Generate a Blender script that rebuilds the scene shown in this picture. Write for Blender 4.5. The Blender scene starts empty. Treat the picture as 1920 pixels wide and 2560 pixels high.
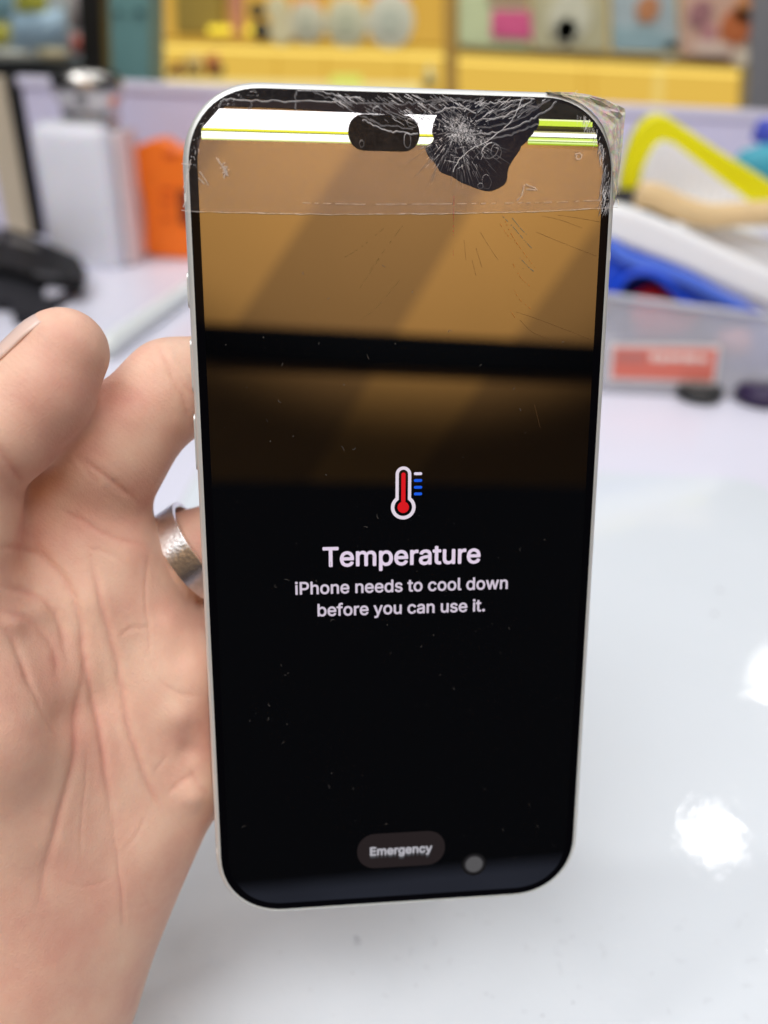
import bpy, bmesh, math, random
import numpy as np
from mathutils import Vector, Matrix

# ------------------------------------------------------------------ camera, world, lamps, exposure
S = bpy.context.scene
C = S.collection
R_ = math.radians
CAM_H, PITCH, ROLL = 0.21, 30.0, 2.7
camd = bpy.data.cameras.new('camera')
cam = bpy.data.objects.new('camera', camd)
C.objects.link(cam)
cam.rotation_mode = 'XYZ'
M_CAM = Matrix.Translation((0, 0, CAM_H)) @ (Matrix.Rotation(R_(90 - PITCH), 4, 'X') @ Matrix.Rotation(R_(ROLL), 4, 'Z'))
cam.matrix_world = M_CAM
camd.sensor_fit = 'AUTO'
camd.sensor_width = 36.0
camd.lens = 36.0 * 1923.0 / 2560.0
camd.clip_start = 0.005
camd.clip_end = 60.0
camd.dof.use_dof = True
camd.dof.focus_distance = 0.143
camd.dof.aperture_fstop = camd.lens / 3.5
S.camera = cam

w = bpy.data.worlds.new('World')
S.world = w
w.use_nodes = True
w.node_tree.nodes['Background'].inputs[0].default_value = (0.75, 0.82, 1.0, 1)
w.node_tree.nodes['Background'].inputs[1].default_value = 0.012

def area(name, loc, target, size, power, col=(1, 1, 1), shape='RECTANGLE', sy=None, spread=None):
    l = bpy.data.lights.new(name, 'AREA')
    l.shape = shape
    l.size = size
    if sy: l.size_y = sy
    l.energy = power
    l.color = col
    if spread: l.spread = R_(spread)
    o = bpy.data.objects.new(name, l)
    o.location = loc
    o.rotation_euler = (Vector(target) - Vector(loc)).to_track_quat('-Z', 'Y').to_euler()
    C.objects.link(o)
    return o

area('ceiling_and_fill_light', (-0.25, 0.55, 2.0), (-0.1, 0.4, 0), 2.3, 4.8, (0.95, 0.97, 1.0), sy=1.6, spread=88)
area('ceiling_and_fill_light', (-0.45, -0.75, 1.75), (-0.05, 0.2, 0.05), 1.7, 8.9, (0.985, 0.98, 1.0), sy=1.1, spread=90)  # added fill above and behind the camera, lights the palm
area('ceiling_downlight', (0.958, 1.423, 1.6), (0.85, 1.2, 0), 0.12, 1.3, (1.0, 0.98, 0.96), 'DISK')
area('ceiling_downlight', (1.40, 2.10, 1.6), (1.3, 1.9, 0), 0.12, 1.3, (1.0, 0.98, 0.96), 'DISK')
area('ceiling_and_fill_light', (0.75, -0.15, 1.6), (0.3, 0.6, 0.08), 0.7, 2.6, (1.0, 0.99, 0.99), sy=0.5, spread=95)  # added fill, brightens the upright packets in the tub
area('cabinet_fill_light', (0.0, 1.35, 1.5), (0.0, 2.0, 0.32), 1.4, 9, (1.0, 0.97, 0.92), sy=0.3, spread=110)  # added fill for the goods on the cabinet shelves
area('floor_fill_light', (0.5, -2.0, 2.2), (0.5, -2.05, -0.75), 0.4, 5, (0.95, 0.97, 1.0), 'DISK', spread=70)  # added lamp, brightens the floor mirrored low in the phone glass
for _x in (-1.05, -0.93, -0.80):
    area('ceiling_downlight', (_x, 0.2, 1.9), (_x, 0.4, 0), 0.09, 2.0, (1.0, 0.98, 0.95), 'DISK')
_sp = bpy.data.lights.new('wall_fill_spot', 'SPOT')  # added spot, lights the wall that the phone glass mirrors
_sp.energy = 250
_sp.color = (1.0, 0.93, 0.86)
_sp.spot_size = R_(93)
_sp.spot_blend = 0.28
_sp.shadow_soft_size = 0.03
_spo = bpy.data.objects.new('wall_fill_spot', _sp)
_spo.location = (0.38, -0.3, 1.5)
_spo.rotation_euler = (Vector((0.38, -1.3, 1.5)) - Vector(_spo.location)).to_track_quat('-Z', 'Y').to_euler()
C.objects.link(_spo)

S.view_settings.view_transform = 'Standard'
S.view_settings.look = 'None'
S.view_settings.exposure = 0.0
S.view_settings.gamma = 1.0
S.view_settings.use_curve_mapping = False
S.cycles.use_denoising = True
S.cycles.max_bounces = 8
S.cycles.transparent_max_bounces = 12
S.cycles.sample_clamp_indirect = 6.0

# ------------------------------------------------------------------ measuring helpers
FPX, CX, CY = 1923.0, 960.0, 1280.0
def cam_pt(px, py, d):
    return Vector(((px - CX) / FPX * d, -(py - CY) / FPX * d, -d))
def at_depth(px, py, d):                      # point d metres in front of the lens plane
    return M_CAM @ cam_pt(px, py, d)
def ray(px, py):
    return M_CAM.to_3x3() @ cam_pt(px, py, 1.0)
def on_desk(px, py, z=0.0):
    v = ray(px, py); o = Vector((0, 0, CAM_H))
    return o + v * ((z - o.z) / v.z)
def on_wall(px, py, y):
    v = ray(px, py); o = Vector((0, 0, CAM_H))
    return o + v * (y / v.y)

# phone pose in the lens frame (mm): rotation vector and centre of the glass
_rv = Vector((0.2046, 0.0953, 0.0084))
PH_R = Matrix.Rotation(_rv.length, 3, _rv.normalized())
PH_T = Vector((3.692, -5.666, -150.24))
M_PH = M_CAM @ Matrix.Translation(PH_T * 0.001) @ PH_R.to_4x4()
def lp(px, py):                               # pixel -> millimetres on the phone glass
    d = cam_pt(px, py, 1.0)
    n = PH_R.col[2]
    X = d * (n.dot(PH_T) / n.dot(d))
    l = PH_R.transposed() @ (X - PH_T)
    return (l.x, l.y)

# ------------------------------------------------------------------ materials
def lin(r, g=None, b=None):
    if g is None: r, g, b = r
    f = lambda c: (c / 255 / 12.92) if c / 255 <= 0.04045 else ((c / 255 + 0.055) / 1.055) ** 2.4
    return (f(r), f(g), f(b), 1.0)

def mat(name, col, rough=0.5, metal=0.0, ior=1.45, var=0.0, vscale=60.0, bump=0.0, bscale=200.0, emit=None, estr=0.0,
        alpha=1.0, trans=0.0, sss=0.0, coat=0.0, spec=None):
    m = bpy.data.materials.new(name)
    m.use_nodes = True
    nt = m.node_tree
    b = nt.nodes['Principled BSDF']
    if len(col) == 3: col = (*col, 1)
    b.inputs['Base Color'].default_value = col
    b.inputs['Roughness'].default_value = rough
    b.inputs['Metallic'].default_value = metal
    b.inputs['IOR'].default_value = ior
    b.inputs['Alpha'].default_value = alpha
    b.inputs['Transmission Weight'].default_value = trans
    b.inputs['Coat Weight'].default_value = coat
    if spec is not None: b.inputs['Specular IOR Level'].default_value = spec
    if sss:
        b.inputs['Subsurface Weight'].default_value = sss
        b.inputs['Subsurface Radius'].default_value = (1, 0.4, 0.2)
        b.inputs['Subsurface Scale'].default_value = 0.003
    if emit:
        b.inputs['Emission Color'].default_value = emit
        b.inputs['Emission Strength'].default_value = estr
    if var or bump:
        tc = nt.nodes.new('ShaderNodeTexCoord')
    if var:
        n = nt.nodes.new('ShaderNodeTexNoise'); n.inputs['Scale'].default_value = vscale; n.inputs['Detail'].default_value = 4
        nt.links.new(tc.outputs['Object'], n.inputs['Vector'])
        mr = nt.nodes.new('ShaderNodeMapRange')
        mr.inputs[1].default_value = 0.3; mr.inputs[2].default_value = 0.7
        mr.inputs[3].default_value = 1 - var; mr.inputs[4].default_value = 1 + var
        mx = nt.nodes.new('ShaderNodeMix'); mx.data_type = 'RGBA'; mx.blend_type = 'MULTIPLY'; mx.inputs[0].default_value = 1
        mx.inputs[6].default_value = col
        nt.links.new(n.outputs['Fac'], mr.inputs[0]); nt.links.new(mr.outputs[0], mx.inputs[7])
        nt.links.new(mx.outputs[2], b.inputs['Base Color'])
    if bump:
        n2 = nt.nodes.new('ShaderNodeTexNoise'); n2.inputs['Scale'].default_value = bscale; n2.inputs['Detail'].default_value = 3
        nt.links.new(tc.outputs['Object'], n2.inputs['Vector'])
        bp = nt.nodes.new('ShaderNodeBump'); bp.inputs['Strength'].default_value = bump; bp.inputs['Distance'].default_value = 0.001
        nt.links.new(n2.outputs['Fac'], bp.inputs['Height']); nt.links.new(bp.outputs['Normal'], b.inputs['Normal'])
    return m

def glow(name, col, s=1.0):
    m = bpy.data.materials.new(name); m.use_nodes = True
    nt = m.node_tree; nt.nodes.clear()
    e = nt.nodes.new('ShaderNodeEmission'); o = nt.nodes.new('ShaderNodeOutputMaterial')
    e.inputs[0].default_value = col if len(col) == 4 else (*col, 1); e.inputs[1].default_value = s
    nt.links.new(e.outputs[0], o.inputs[0])
    return m

# ------------------------------------------------------------------ object helpers
def tag(o, label=None, cat=None, group=None, kind=None):
    if label: o['label'] = label
    if cat: o['category'] = cat
    if group: o['group'] = group
    if kind: o['kind'] = kind
    return o

def empty(name, loc, label=None, cat=None, group=None, M=None):
    o = bpy.data.objects.new(name, None)
    o.empty_display_size = 0.02
    C.objects.link(o)
    o.matrix_world = M if M is not None else Matrix.Translation(loc)
    tag(o, label, cat, group)
    return o

def make(name, verts, faces, m, parent=None, smooth=False, local=False):
    """ONE mesh object. verts are world points (or the parent's own space when local)."""
    vs = [Vector(v) for v in verts]
    if parent is not None and not local:
        inv = parent.matrix_basis.inverted() if parent.parent is None else (parent.parent.matrix_basis @ parent.matrix_basis).inverted()
        vs = [inv @ v for v in vs]
    off = None
    if parent is None and not local:
        lo = Vector((min(v.x for v in vs), min(v.y for v in vs), min(v.z for v in vs)))
        hi = Vector((max(v.x for v in vs), max(v.y for v in vs), max(v.z for v in vs)))
        off = Vector(((lo.x + hi.x) / 2, (lo.y + hi.y) / 2, lo.z))
        vs = [v - off for v in vs]
    me = bpy.data.meshes.new(name)
    me.from_pydata(vs, [], faces)
    me.update()
    bm = bmesh.new(); bm.from_mesh(me)
    bmesh.ops.recalc_face_normals(bm, faces=bm.faces)
    bm.to_mesh(me); bm.free()
    if isinstance(m, (list, tuple)):
        for x in m: me.materials.append(x)
    else:
        me.materials.append(m)
    if smooth:
        for p in me.polygons: p.use_smooth = True
    o = bpy.data.objects.new(name, me)
    if off is not None: o.location = off
    C.objects.link(o)
    if parent is not None:
        o.parent = parent
    return o

def bevel(o, wd, seg=3, ang=35):
    b = o.modifiers.new('bevel', 'BEVEL'); b.width = wd; b.segments = seg
    b.limit_method = 'ANGLE'; b.angle_limit = R_(ang); b.use_clamp_overlap = True
    for p in o.data.polygons: p.use_smooth = True
    wn = o.modifiers.new('wn', 'WEIGHTED_NORMAL'); wn.keep_sharp = True
    return o

def box_vf(lo, hi):
    x0, y0, z0 = lo; x1, y1, z1 = hi
    v = [(x0, y0, z0), (x1, y0, z0), (x1, y1, z0), (x0, y1, z0), (x0, y0, z1), (x1, y0, z1), (x1, y1, z1), (x0, y1, z1)]
    f = [(0, 3, 2, 1), (4, 5, 6, 7), (0, 1, 5, 4), (1, 2, 6, 5), (2, 3, 7, 6), (3, 0, 4, 7)]
    return v, f

def prism_vf(front, offset):
    """closed outline 'front' (3-D points) pushed along the vector offset"""
    n = len(front); off = Vector(offset)
    v = [Vector(p) for p in front] + [Vector(p) + off for p in front]
    f = [tuple(range(n)), tuple(range(2 * n - 1, n - 1, -1))]
    f += [(i, i + n, (i + 1) % n + n, (i + 1) % n) for i in range(n)]
    return v, f

def lathe_vf(prof, n=40, origin=(0, 0, 0)):
    o = Vector(origin); v = []; f = []
    for r, z in prof:
        for i in range(n):
            a = 2 * math.pi * i / n
            v.append(o + Vector((r * math.cos(a), r * math.sin(a), z)))
    for k in range(len(prof) - 1):
        for i in range(n):
            j = (i + 1) % n
            f.append((k * n + i, k * n + j, (k + 1) * n + j, (k + 1) * n + i))
    f.append(tuple(range(n))); f.append(tuple((len(prof) - 1) * n + i for i in range(n)))
    return v, f

def tube_vf(path, rad, n=12, flat=1.0, up=(0, 0, 1)):
    """tube along a path; flat < 1 squashes it in its local up direction"""
    P = [Vector(p) for p in path]; v = []; f = []
    rr = rad if isinstance(rad, (list, tuple)) else [rad] * len(P)
    for i, p in enumerate(P):
        t = (P[min(i + 1, len(P) - 1)] - P[max(i - 1, 0)]).normalized()
        s = t.cross(Vector(up)).normalized(); u = s.cross(t).normalized()
        for k in range(n):
            a = 2 * math.pi * k / n
            v.append(p + s * math.cos(a) * rr[i] + u * math.sin(a) * rr[i] * flat)
    for i in range(len(P) - 1):
        for k in range(n):
            f.append((i * n + k, i * n + (k + 1) % n, (i + 1) * n + (k + 1) % n, (i + 1) * n + k))
    f.append(tuple(range(n))); f.append(tuple((len(P) - 1) * n + k for k in range(n)))
    return v, f

def smooth_path(pts, n=8):
    P = [Vector(p) for p in pts]; out = []
    for i in range(len(P) - 1):
        a, b, c, d = P[max(i - 1, 0)], P[i], P[i + 1], P[min(i + 2, len(P) - 1)]
        for k in range(n):
            t = k / n
            out.append(0.5 * ((2 * b) + (c - a) * t + (2 * a - 5 * b + 4 * c - d) * t * t + (3 * b - a - 3 * c + d) * t ** 3))
    out.append(P[-1])
    return out

def rrect(wd, ht, r, n=14):
    """rounded rectangle outline, counter-clockwise, centred"""
    out = []
    for cx, cy, a0 in ((wd / 2 - r, ht / 2 - r, 0), (-wd / 2 + r, ht / 2 - r, 90), (-wd / 2 + r, -ht / 2 + r, 180), (wd / 2 - r, -ht / 2 + r, 270)):
        for i in range(n + 1):
            a = R_(a0 + 90 * i / n)
            # slightly squircled corner
            c, s = math.cos(a), math.sin(a)
            e = 0.94
            out.append((cx + r * math.copysign(abs(c) ** e, c), cy + r * math.copysign(abs(s) ** e, s)))
    return out

# ------------------------------------------------------------------ the setting: desk, floor
M_desk = mat('white_laminate', (0.745, 0.745, 0.85), 0.25, var=0.015, vscale=9, bump=0.03, bscale=260)
v, f = box_vf((-1.3, 0.02, -0.03), (1.3, 1.12, 0.0))
tag(bevel(make('desk', v, f, M_desk), 0.004), kind='structure')
M_floor = mat('navy_floor', (0.26, 0.285, 0.40), 0.6, var=0.2, vscale=3)
v, f = box_vf((-3, -2.25, -0.80), (3, 5.0, -0.75))
tag(make('floor', v, f, M_floor), kind='structure')

# silicone mat on the desk, right of the phone: a smooth sheet with an uneven, pimpled skin
M_mat = mat('silicone', (0.715, 0.765, 0.81), 0.045, ior=1.42, var=0.012, vscale=14)
nt = M_mat.node_tree
tc = nt.nodes.new('ShaderNodeTexCoord')
vo = nt.nodes.new('ShaderNodeTexVoronoi'); vo.inputs['Scale'].default_value = 300; vo.feature = 'F1'
rp = nt.nodes.new('ShaderNodeValToRGB'); rp.color_ramp.elements[0].position = 0.0; rp.color_ramp.elements[0].color = (1, 1, 1, 1)
rp.color_ramp.elements[1].position = 0.22; rp.color_ramp.elements[1].color = (0, 0, 0, 1)
no = nt.nodes.new('ShaderNodeTexNoise'); no.inputs['Scale'].default_value = 105; no.inputs['Detail'].default_value = 5
ad = nt.nodes.new('ShaderNodeMath'); ad.operation = 'MULTIPLY_ADD'; ad.inputs[1].default_value = 0.45
bp = nt.nodes.new('ShaderNodeBump'); bp.inputs['Strength'].default_value = 0.26; bp.inputs['Distance'].default_value = 0.0006
nt.links.new(tc.outputs['Object'], vo.inputs['Vector']); nt.links.new(tc.outputs['Object'], no.inputs['Vector'])
nt.links.new(vo.outputs['Distance'], rp.inputs[0]); nt.links.new(rp.outputs[0], ad.inputs[0]); nt.links.new(no.outputs['Fac'], ad.inputs[2])
nt.links.new(ad.outputs[0], bp.inputs['Height']); nt.links.new(bp.outputs['Normal'], nt.nodes['Principled BSDF'].inputs['Normal'])
far = on_desk(1905, 1205)
mw, mh = 0.34, far.y - 0.03
pts = [(x + far.x - mw / 2, y + far.y - mh / 2, 0.0004) for x, y in rrect(mw, mh, 0.022)]
v, f = prism_vf(pts, (0, 0, 0.0016))
o = bevel(make('work_mat', v, f, M_mat), 0.0012)
v, f = [], []
for q in pts:
    d = Vector((q[0] - far.x + mw / 2, q[1] - far.y + mh / 2, 0)); d = d * (1 + .0016 / d.length)
    v += [(q[0], q[1], .0011), (far.x - mw / 2 + d.x, far.y - mh / 2 + d.y, .0004)]
for i in range(len(pts)): j = (i + 1) % len(pts); f.append((2 * i, 2 * j, 2 * j + 1, 2 * i + 1))
rim_ = make('mat_rim', v, f, mat('mat_rim', (.55, .54, .46), .5), o)
tag(o, 'milky white silicone work mat with rounded corners under the phone', 'mat')

# specks, scratches and hairs of dirt on the white table
random.seed(5)
vs, fs = [], []
def speck(p, r):
    b = len(vs); n = random.randint(5, 8); a0 = random.random() * 6
    for k in range(n):
        a = a0 + 2 * math.pi * k / n; q = r * random.uniform(0.5, 1.2)
        vs.append((p.x + q * math.cos(a), p.y + q * math.sin(a) * random.uniform(.5, 1), p.z))
    fs.append(tuple(range(b, b + n)))
def hair(p, L, wd):
    a = random.random() * 6.28; k = random.uniform(-1.5, 1.5); b = len(vs); n = 6; q = Vector(p)
    for i in range(n + 1):
        d = Vector((math.cos(a), math.sin(a), 0)); s = Vector((-d.y, d.x, 0))
        vs.append(q + s * wd); vs.append(q - s * wd); q = q + d * (L / n); a += k / n * 2
    for i in range(n): fs.append((b + 2 * i, b + 2 * i + 1, b + 2 * i + 3, b + 2 * i + 2))
for k in range(46):
    p = on_desk(random.uniform(700, 1900), random.uniform(2230, 2550), 0.00225)
    speck(p, random.choice((.00012, .00018, .00028)))
for k in range(26):
    hair(on_desk(random.uniform(950, 1900), random.uniform(2280, 2550), 0.00225), random.uniform(.0012, .0035), .00004)
for k in range(7): speck(on_desk(895 + random.gauss(0, 6), 2352 + random.gauss(0, 6), 0.00225), .00035)
speck(on_desk(1800, 1475, .00225), .0013); speck(on_desk(1787, 1534, .00225), .0012)
tag(make('dirt', vs, fs, mat('grey_dirt', (0.33, 0.33, 0.36), 0.8)), kind='stuff')

# ------------------------------------------------------------------ the phone (local space: x right, y up, z out of the glass)
MM = 0.001
phone = empty('phone', (0, 0, 0), 'cracked white framed phone showing a temperature warning, held upright over the table', 'phone', M=M_PH)
def ph(name, vmm, faces, m, parent=None, smooth=False):
    par = parent or phone
    return make(name, [(x * MM, y * MM, z * MM) for x, y, z in vmm], faces, m, par, smooth, local=True)

GW, GH, GR = 75.8, 161.0, 13.2
M_frame = mat('white_titanium', (0.66, 0.68, 0.655), 0.36, metal=0.35, var=0.03, vscale=300, bump=0.02, bscale=3000)
M_glass = mat('black_glass', (0.002, 0.002, 0.003), 0.02, ior=1.13)
M_screen = mat('display', (0.0015, 0.0015, 0.002), 0.015, ior=2.25)
M_back = mat('frosted_back', (0.72, 0.72, 0.70), 0.4)
prof = [(-0.15, -0.02), (0.35, -0.12), (0.72, -0.45), (0.95, -1.0), (1.0, -1.7), (1.0, -6.4), (0.9, -7.2), (0.6, -7.8), (0.1, -8.2)]
v, f = [], []
for off, z in prof:
    for x, y in rrect(GW + 2 * off, GH + 2 * off, GR + off): v.append((x, y, z))
n = len(rrect(GW, GH, GR))
for k in range(len(prof) - 1):
    for i in range(n):
        j = (i + 1) % n
        f.append((k * n + i, k * n + j, (k + 1) * n + j, (k + 1) * n + i))
f.append(tuple((len(prof) - 1) * n + i for i in range(n)))
o = ph('frame', v, f, M_frame, smooth=True)
# bezel glass with a rounded-over rim
gp = [(0.0, -0.30), (-0.02, -0.10), (-0.10, -0.03), (-0.30, 0.0)]
v, f = [], []
for off, z in gp:
    for x, y in rrect(GW + 2 * off, GH + 2 * off, GR + off): v.append((x, y, z))
for k in range(len(gp) - 1):
    for i in range(n):
        j = (i + 1) % n
        f.append((k * n + i, k * n + j, (k + 1) * n + j, (k + 1) * n + i))
f.append(tuple((len(gp) - 1) * n + i for i in range(n)))
o = ph('bezel_glass', v, f, M_glass)
# display area
sw, sh = 72.4, 157.6
v = [(x, y, 0.04) for x, y in rrect(sw, sh, 11.2)]
ph('display', v, [tuple(range(len(v)))], M_screen)
# side buttons, left edge: action, volume up, volume down
for y0, y1 in ((lp(463, 673)[1], lp(463, 768)[1]), (lp(472, 846)[1], lp(478, 984)[1]), (lp(482, 1038)[1], lp(492, 1183)[1])):
    L = y0 - y1
    out = rrect(2.6, L, 1.28, 8)
    v = [(-38.7, (y0 + y1) / 2 + b, -4.3 + a) for a, b in out] + [(-39.45, (y0 + y1) / 2 + b * .985, -4.3 + a * .9) for a, b in out]
    m_ = len(out)
    f = [(i, (i + 1) % m_, (i + 1) % m_ + m_, i + m_) for i in range(m_)] + [tuple(range(m_, 2 * m_))]
    ph('side_button', v, f, M_frame)

def sheet(name, poly, z, m, parent=None):
    v = [(x, y, z) for x, y in poly]
    return ph(name, v, [tuple(range(len(v)))], m, parent)

# ---- broken rows of the display: burning white and green lines
Z1 = 0.08
def xl(y):      # left limit of the lit display at row y (rounded corner)
    return -sw / 2 + (0.9 if y < 73.5 else 0.9 + (y - 73.5) * 0.95)
def strip(y0, y1, x0, x1, col, s, name='bright_line'):
    a0 = x0 if x0 is not None else xl(y0); a1 = x0 if x0 is not None else xl(y1)
    ph(name, [(a0, y0, Z1), (x1, y0, Z1), (x1, y1, Z1), (a1, y1, Z1)], [(0, 1, 2, 3)], glow('lit_' + name, lin(*col), s))
xb = 6.2
strip(73.75, 76.85, None, xb, (255, 250, 253), 1.9)
strip(73.38, 73.75, None, xb, (238, 235, 60), 1.15)
strip(73.22, 73.38, None, xb, (96, 90, 30), .8)
strip(72.12, 73.22, None, xb, (255, 255, 236), 1.7)
strip(71.9, 72.12, None, xb, (225, 236, 150), 1.0)
xr0, xr1 = 22.0, 34.9
strip(75.65, 76.5, xr0, xr1 - 1.2, (214, 240, 70), 1.0)
strip(76.5, 76.75, xr0, xr1 - 1.6, (246, 252, 190), 1.1)
strip(75.2, 75.65, xr0, xr1 - .9, (88, 86, 14), .7)
strip(74.75, 75.2, xr0, xr1 - .6, (64, 58, 26), .7)
strip(74.5, 74.75, xr0, xr1 - .5, (205, 200, 140), .9)
strip(73.85, 74.5, xr0, xr1 - .3, (255, 253, 248), 1.5)
strip(73.68, 73.85, xr0, xr1 - .3, (90, 100, 40), .8)
strip(73.36, 73.68, xr0, xr1 - .2, (222, 248, 110), 1.0)
strip(73.12, 73.36, xr0, xr1 - .2, (246, 255, 200), 1.1)
strip(73.0, 73.12, xr0, xr1 - .1, (120, 140, 40), .8)
strip(72.72, 73.0, xr0, xr1 - .1, (226, 250, 150), 1.0)
strip(72.5, 72.72, xr0, xr1, (176, 210, 20), .9)

# ---- dark camera cut-out and the leaked, dead patch of the panel
M_hole = mat('black_cutout', (0.002, 0.002, 0.002), 0.08, ior=1.12)
M_dead = mat('dead_panel', (0.0015, 0.003, 0.010), 0.06, ior=1.12)
x0, y0 = lp(870, 334); x1, _ = lp(1049, 334); yt = lp(960, 287)[1]; yb = lp(960, 378)[1]
out = rrect(x1 - x0, yt - yb, (yt - yb) / 2 - .01, 16)
pts = [(a + (x0 + x1) / 2, b + (yt + yb) / 2) for a, b in out]
sheet('camera_cutout', pts, 0.12, M_hole)
dp = [(1090, 293), (1082, 310), (1080, 330), (1083, 350), (1066, 368), (1069, 388), (1090, 411), (1101, 430), (1131, 442), (1151, 456), (1187, 469),
      (1208, 477), (1222, 479), (1238, 475), (1249, 470), (1262, 460), (1268, 446), (1269, 432), (1274, 415), (1287, 393), (1298, 378), (1303, 366),
      (1318, 353), (1328, 338), (1343, 320), (1348, 304), (1344, 292), (1352, 284), (1345, 262), (1300, 256), (1230, 254), (1150, 255), (1115, 262), (1096, 276)]
dpl = smooth_path([(*lp(*q), 0) for q in dp] + [(*lp(*dp[0]), 0)], 4)[:-1]
rnd = random.Random(3)
dpl = [(p.x + rnd.gauss(0, .04), p.y + rnd.gauss(0, .04)) for p in dpl]
sheet('dead_patch', dpl, 0.13, M_dead)
# smoky top edge of the display beside the patch
top = [lp(*q) for q in ((560, 250), (850, 254), (1100, 262), (1100, 275), (1040, 283), (1000, 290), (940, 285), (905, 285), (880, 280), (850, 279), (741, 272), (640, 268), (548, 266))]
sheet('dead_patch', top, 0.11, mat('dead_edge', (0.018, 0.013, 0.015), 0.2, ior=1.1))
topr = [lp(*q) for q in ((1340, 252), (1420, 262), (1462, 285), (1476, 299), (1345, 297))]
sheet('dead_patch', topr, 0.11, mat('dead_edge_olive', (0.012, 0.012, 0.009), 0.2, ior=1.1))

# ---- lit screen graphics
M_txt = glow('lit_lettering', lin(222, 206, 226), 1.0)
_font = None
try:
    import os
    _p = os.path.join(bpy.utils.system_resource('DATAFILES'), 'fonts', 'Inter.woff2')
    if os.path.exists(_p): _font = bpy.data.fonts.load(_p)
except Exception:
    _font = None
from mathutils.geometry import delaunay_2d_cdt
def fill_outline(pts, edges):
    """triangles inside closed outlines that may overlap themselves (non-zero winding)"""
    nb = {}
    for a, b in edges: nb.setdefault(a, []).append(b); nb.setdefault(b, []).append(a)
    loops, seen = [], set()
    for s0 in range(len(pts)):
        if s0 in seen or s0 not in nb: continue
        lp_ = [s0]; seen.add(s0)
        nxt = s0 + 1 if s0 + 1 in nb[s0] else nb[s0][0]
        while nxt not in seen:
            lp_.append(nxt); seen.add(nxt)
            c = [q for q in nb[nxt] if q not in seen]
            if not c: break
            nxt = c[0]
        loops.append(np.array([pts[i] for i in lp_]))
    r = delaunay_2d_cdt([Vector(q) for q in pts], edges, [], 0, 1e-6)
    V2 = [(q.x, q.y) for q in r[0]]; out = []
    for t in r[2]:
        cx_ = sum(V2[i][0] for i in t) / 3; cy_ = sum(V2[i][1] for i in t) / 3; wn = 0
        for L in loops:
            x = L[:, 0] - cx_; y = L[:, 1] - cy_; x2 = np.roll(x, -1); y2 = np.roll(y, -1)
            wn += np.arctan2(x * y2 - y * x2, x * x2 + y * y2).sum()
        if abs(wn) > 3.0: out.append(tuple(t))
    return V2, out
def text(name, s, xa, xb_, ybase, bold, m, parent=None, z=0.10, hscale=1.0):
    cu = bpy.data.curves.new(name, 'FONT'); cu.body = s; cu.size = 1.0; cu.resolution_u = 6; cu.dimensions = '2D'; cu.fill_mode = 'NONE'
    if _font: cu.font = _font
    t = bpy.data.objects.new(name, cu); C.objects.link(t)
    dg = bpy.context.evaluated_depsgraph_get()
    me = bpy.data.meshes.new_from_object(t.evaluated_get(dg))
    bpy.data.objects.remove(t)
    V2, F2 = fill_outline([(q.co.x, q.co.y) for q in me.vertices], [tuple(e.vertices) for e in me.edges])
    bpy.data.meshes.remove(me)
    xs = [q[0] for q in V2]
    sc = (xb_ - xa) / (max(xs) - min(xs)); mn = min(xs)
    v, f = [], []
    for i in range(9):                        # semibold: the outline spread by a hair in every direction
        ox, oy = (0, 0) if i == 0 else (bold * sc * math.cos(i * math.pi / 4), bold * sc * math.sin(i * math.pi / 4))
        b_ = len(v)
        v += [((q[0] - mn) * sc + xa + ox, q[1] * sc * hscale + ybase + oy, z + i * .0006) for q in V2]
        f += [tuple(b_ + t for t in p_) for p_ in F2]
    return ph(name, v, f, m, parent)
text('heading_text', 'Temperature', -15.55, 15.35, -4.75, 0.017, M_txt)
a = lp(739, 1486); b = lp(1268, 1471)
msg = glow('lit_message', lin(212, 200, 216), .92)
text('message_text', 'iPhone needs to cool down', a[0], b[0], (a[1] + b[1]) / 2, 0.016, msg)
a = lp(795, 1540); b = lp(1211, 1527)
text('message_text', 'before you can use it.', a[0], b[0], (a[1] + b[1]) / 2, 0.016, msg)

def ring_outline(stem_r, bulb_r, ytop, yb_, n=20):
    """thermometer outline: stem with round top joined to a round bulb centred on (0, yb_)"""
    out = []
    for i in range(n + 1):
        t = math.pi * i / n
        out.append((stem_r * math.cos(t), ytop - stem_r + stem_r * math.sin(t)))
    th = math.acos(min(1, stem_r / bulb_r))
    a0 = math.pi - th; a1 = 2 * math.pi + th
    for i in range(2 * n + 1):
        t = a0 + (a1 - a0) * i / (2 * n)
        out.append((bulb_r * math.cos(t), yb_ + bulb_r * math.sin(t)))
    return out
icx, icy = lp(1008, 1268); itop = lp(1008, 1166)[1]
k = 0.0775          # mm per pixel of the photo here
icon = ph('thermometer_icon', [(icx + x, y, 0.10) for x, y in []] or [(icx, icy, .09), (icx + .01, icy, .09), (icx, icy + .01, .09)], [(0, 1, 2)], M_hole)
oo = ring_outline(19.5 * k, 31 * k, itop, icy); ii = ring_outline(11.6 * k, 22.3 * k, itop - 8 * k, icy)
m_ = len(oo)
v = [(icx + x, y, 0.10) for x, y in oo] + [(icx + x, y, 0.10) for x, y in ii]
ph('thermometer_outline', v, [(i, (i + 1) % m_, (i + 1) % m_ + m_, i + m_) for i in range(m_)], glow('lit_white', lin(224, 212, 224), 1.0), icon)
rr_ = ring_outline(5.2 * k, 14.3 * k, itop - 15 * k, icy)
v = [(icx + x, y, 0.11) for x, y in rr_]
ph('mercury', v, [tuple(range(len(v)))], glow('lit_red', lin(214, 28, 34), 1.0), icon)
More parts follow.
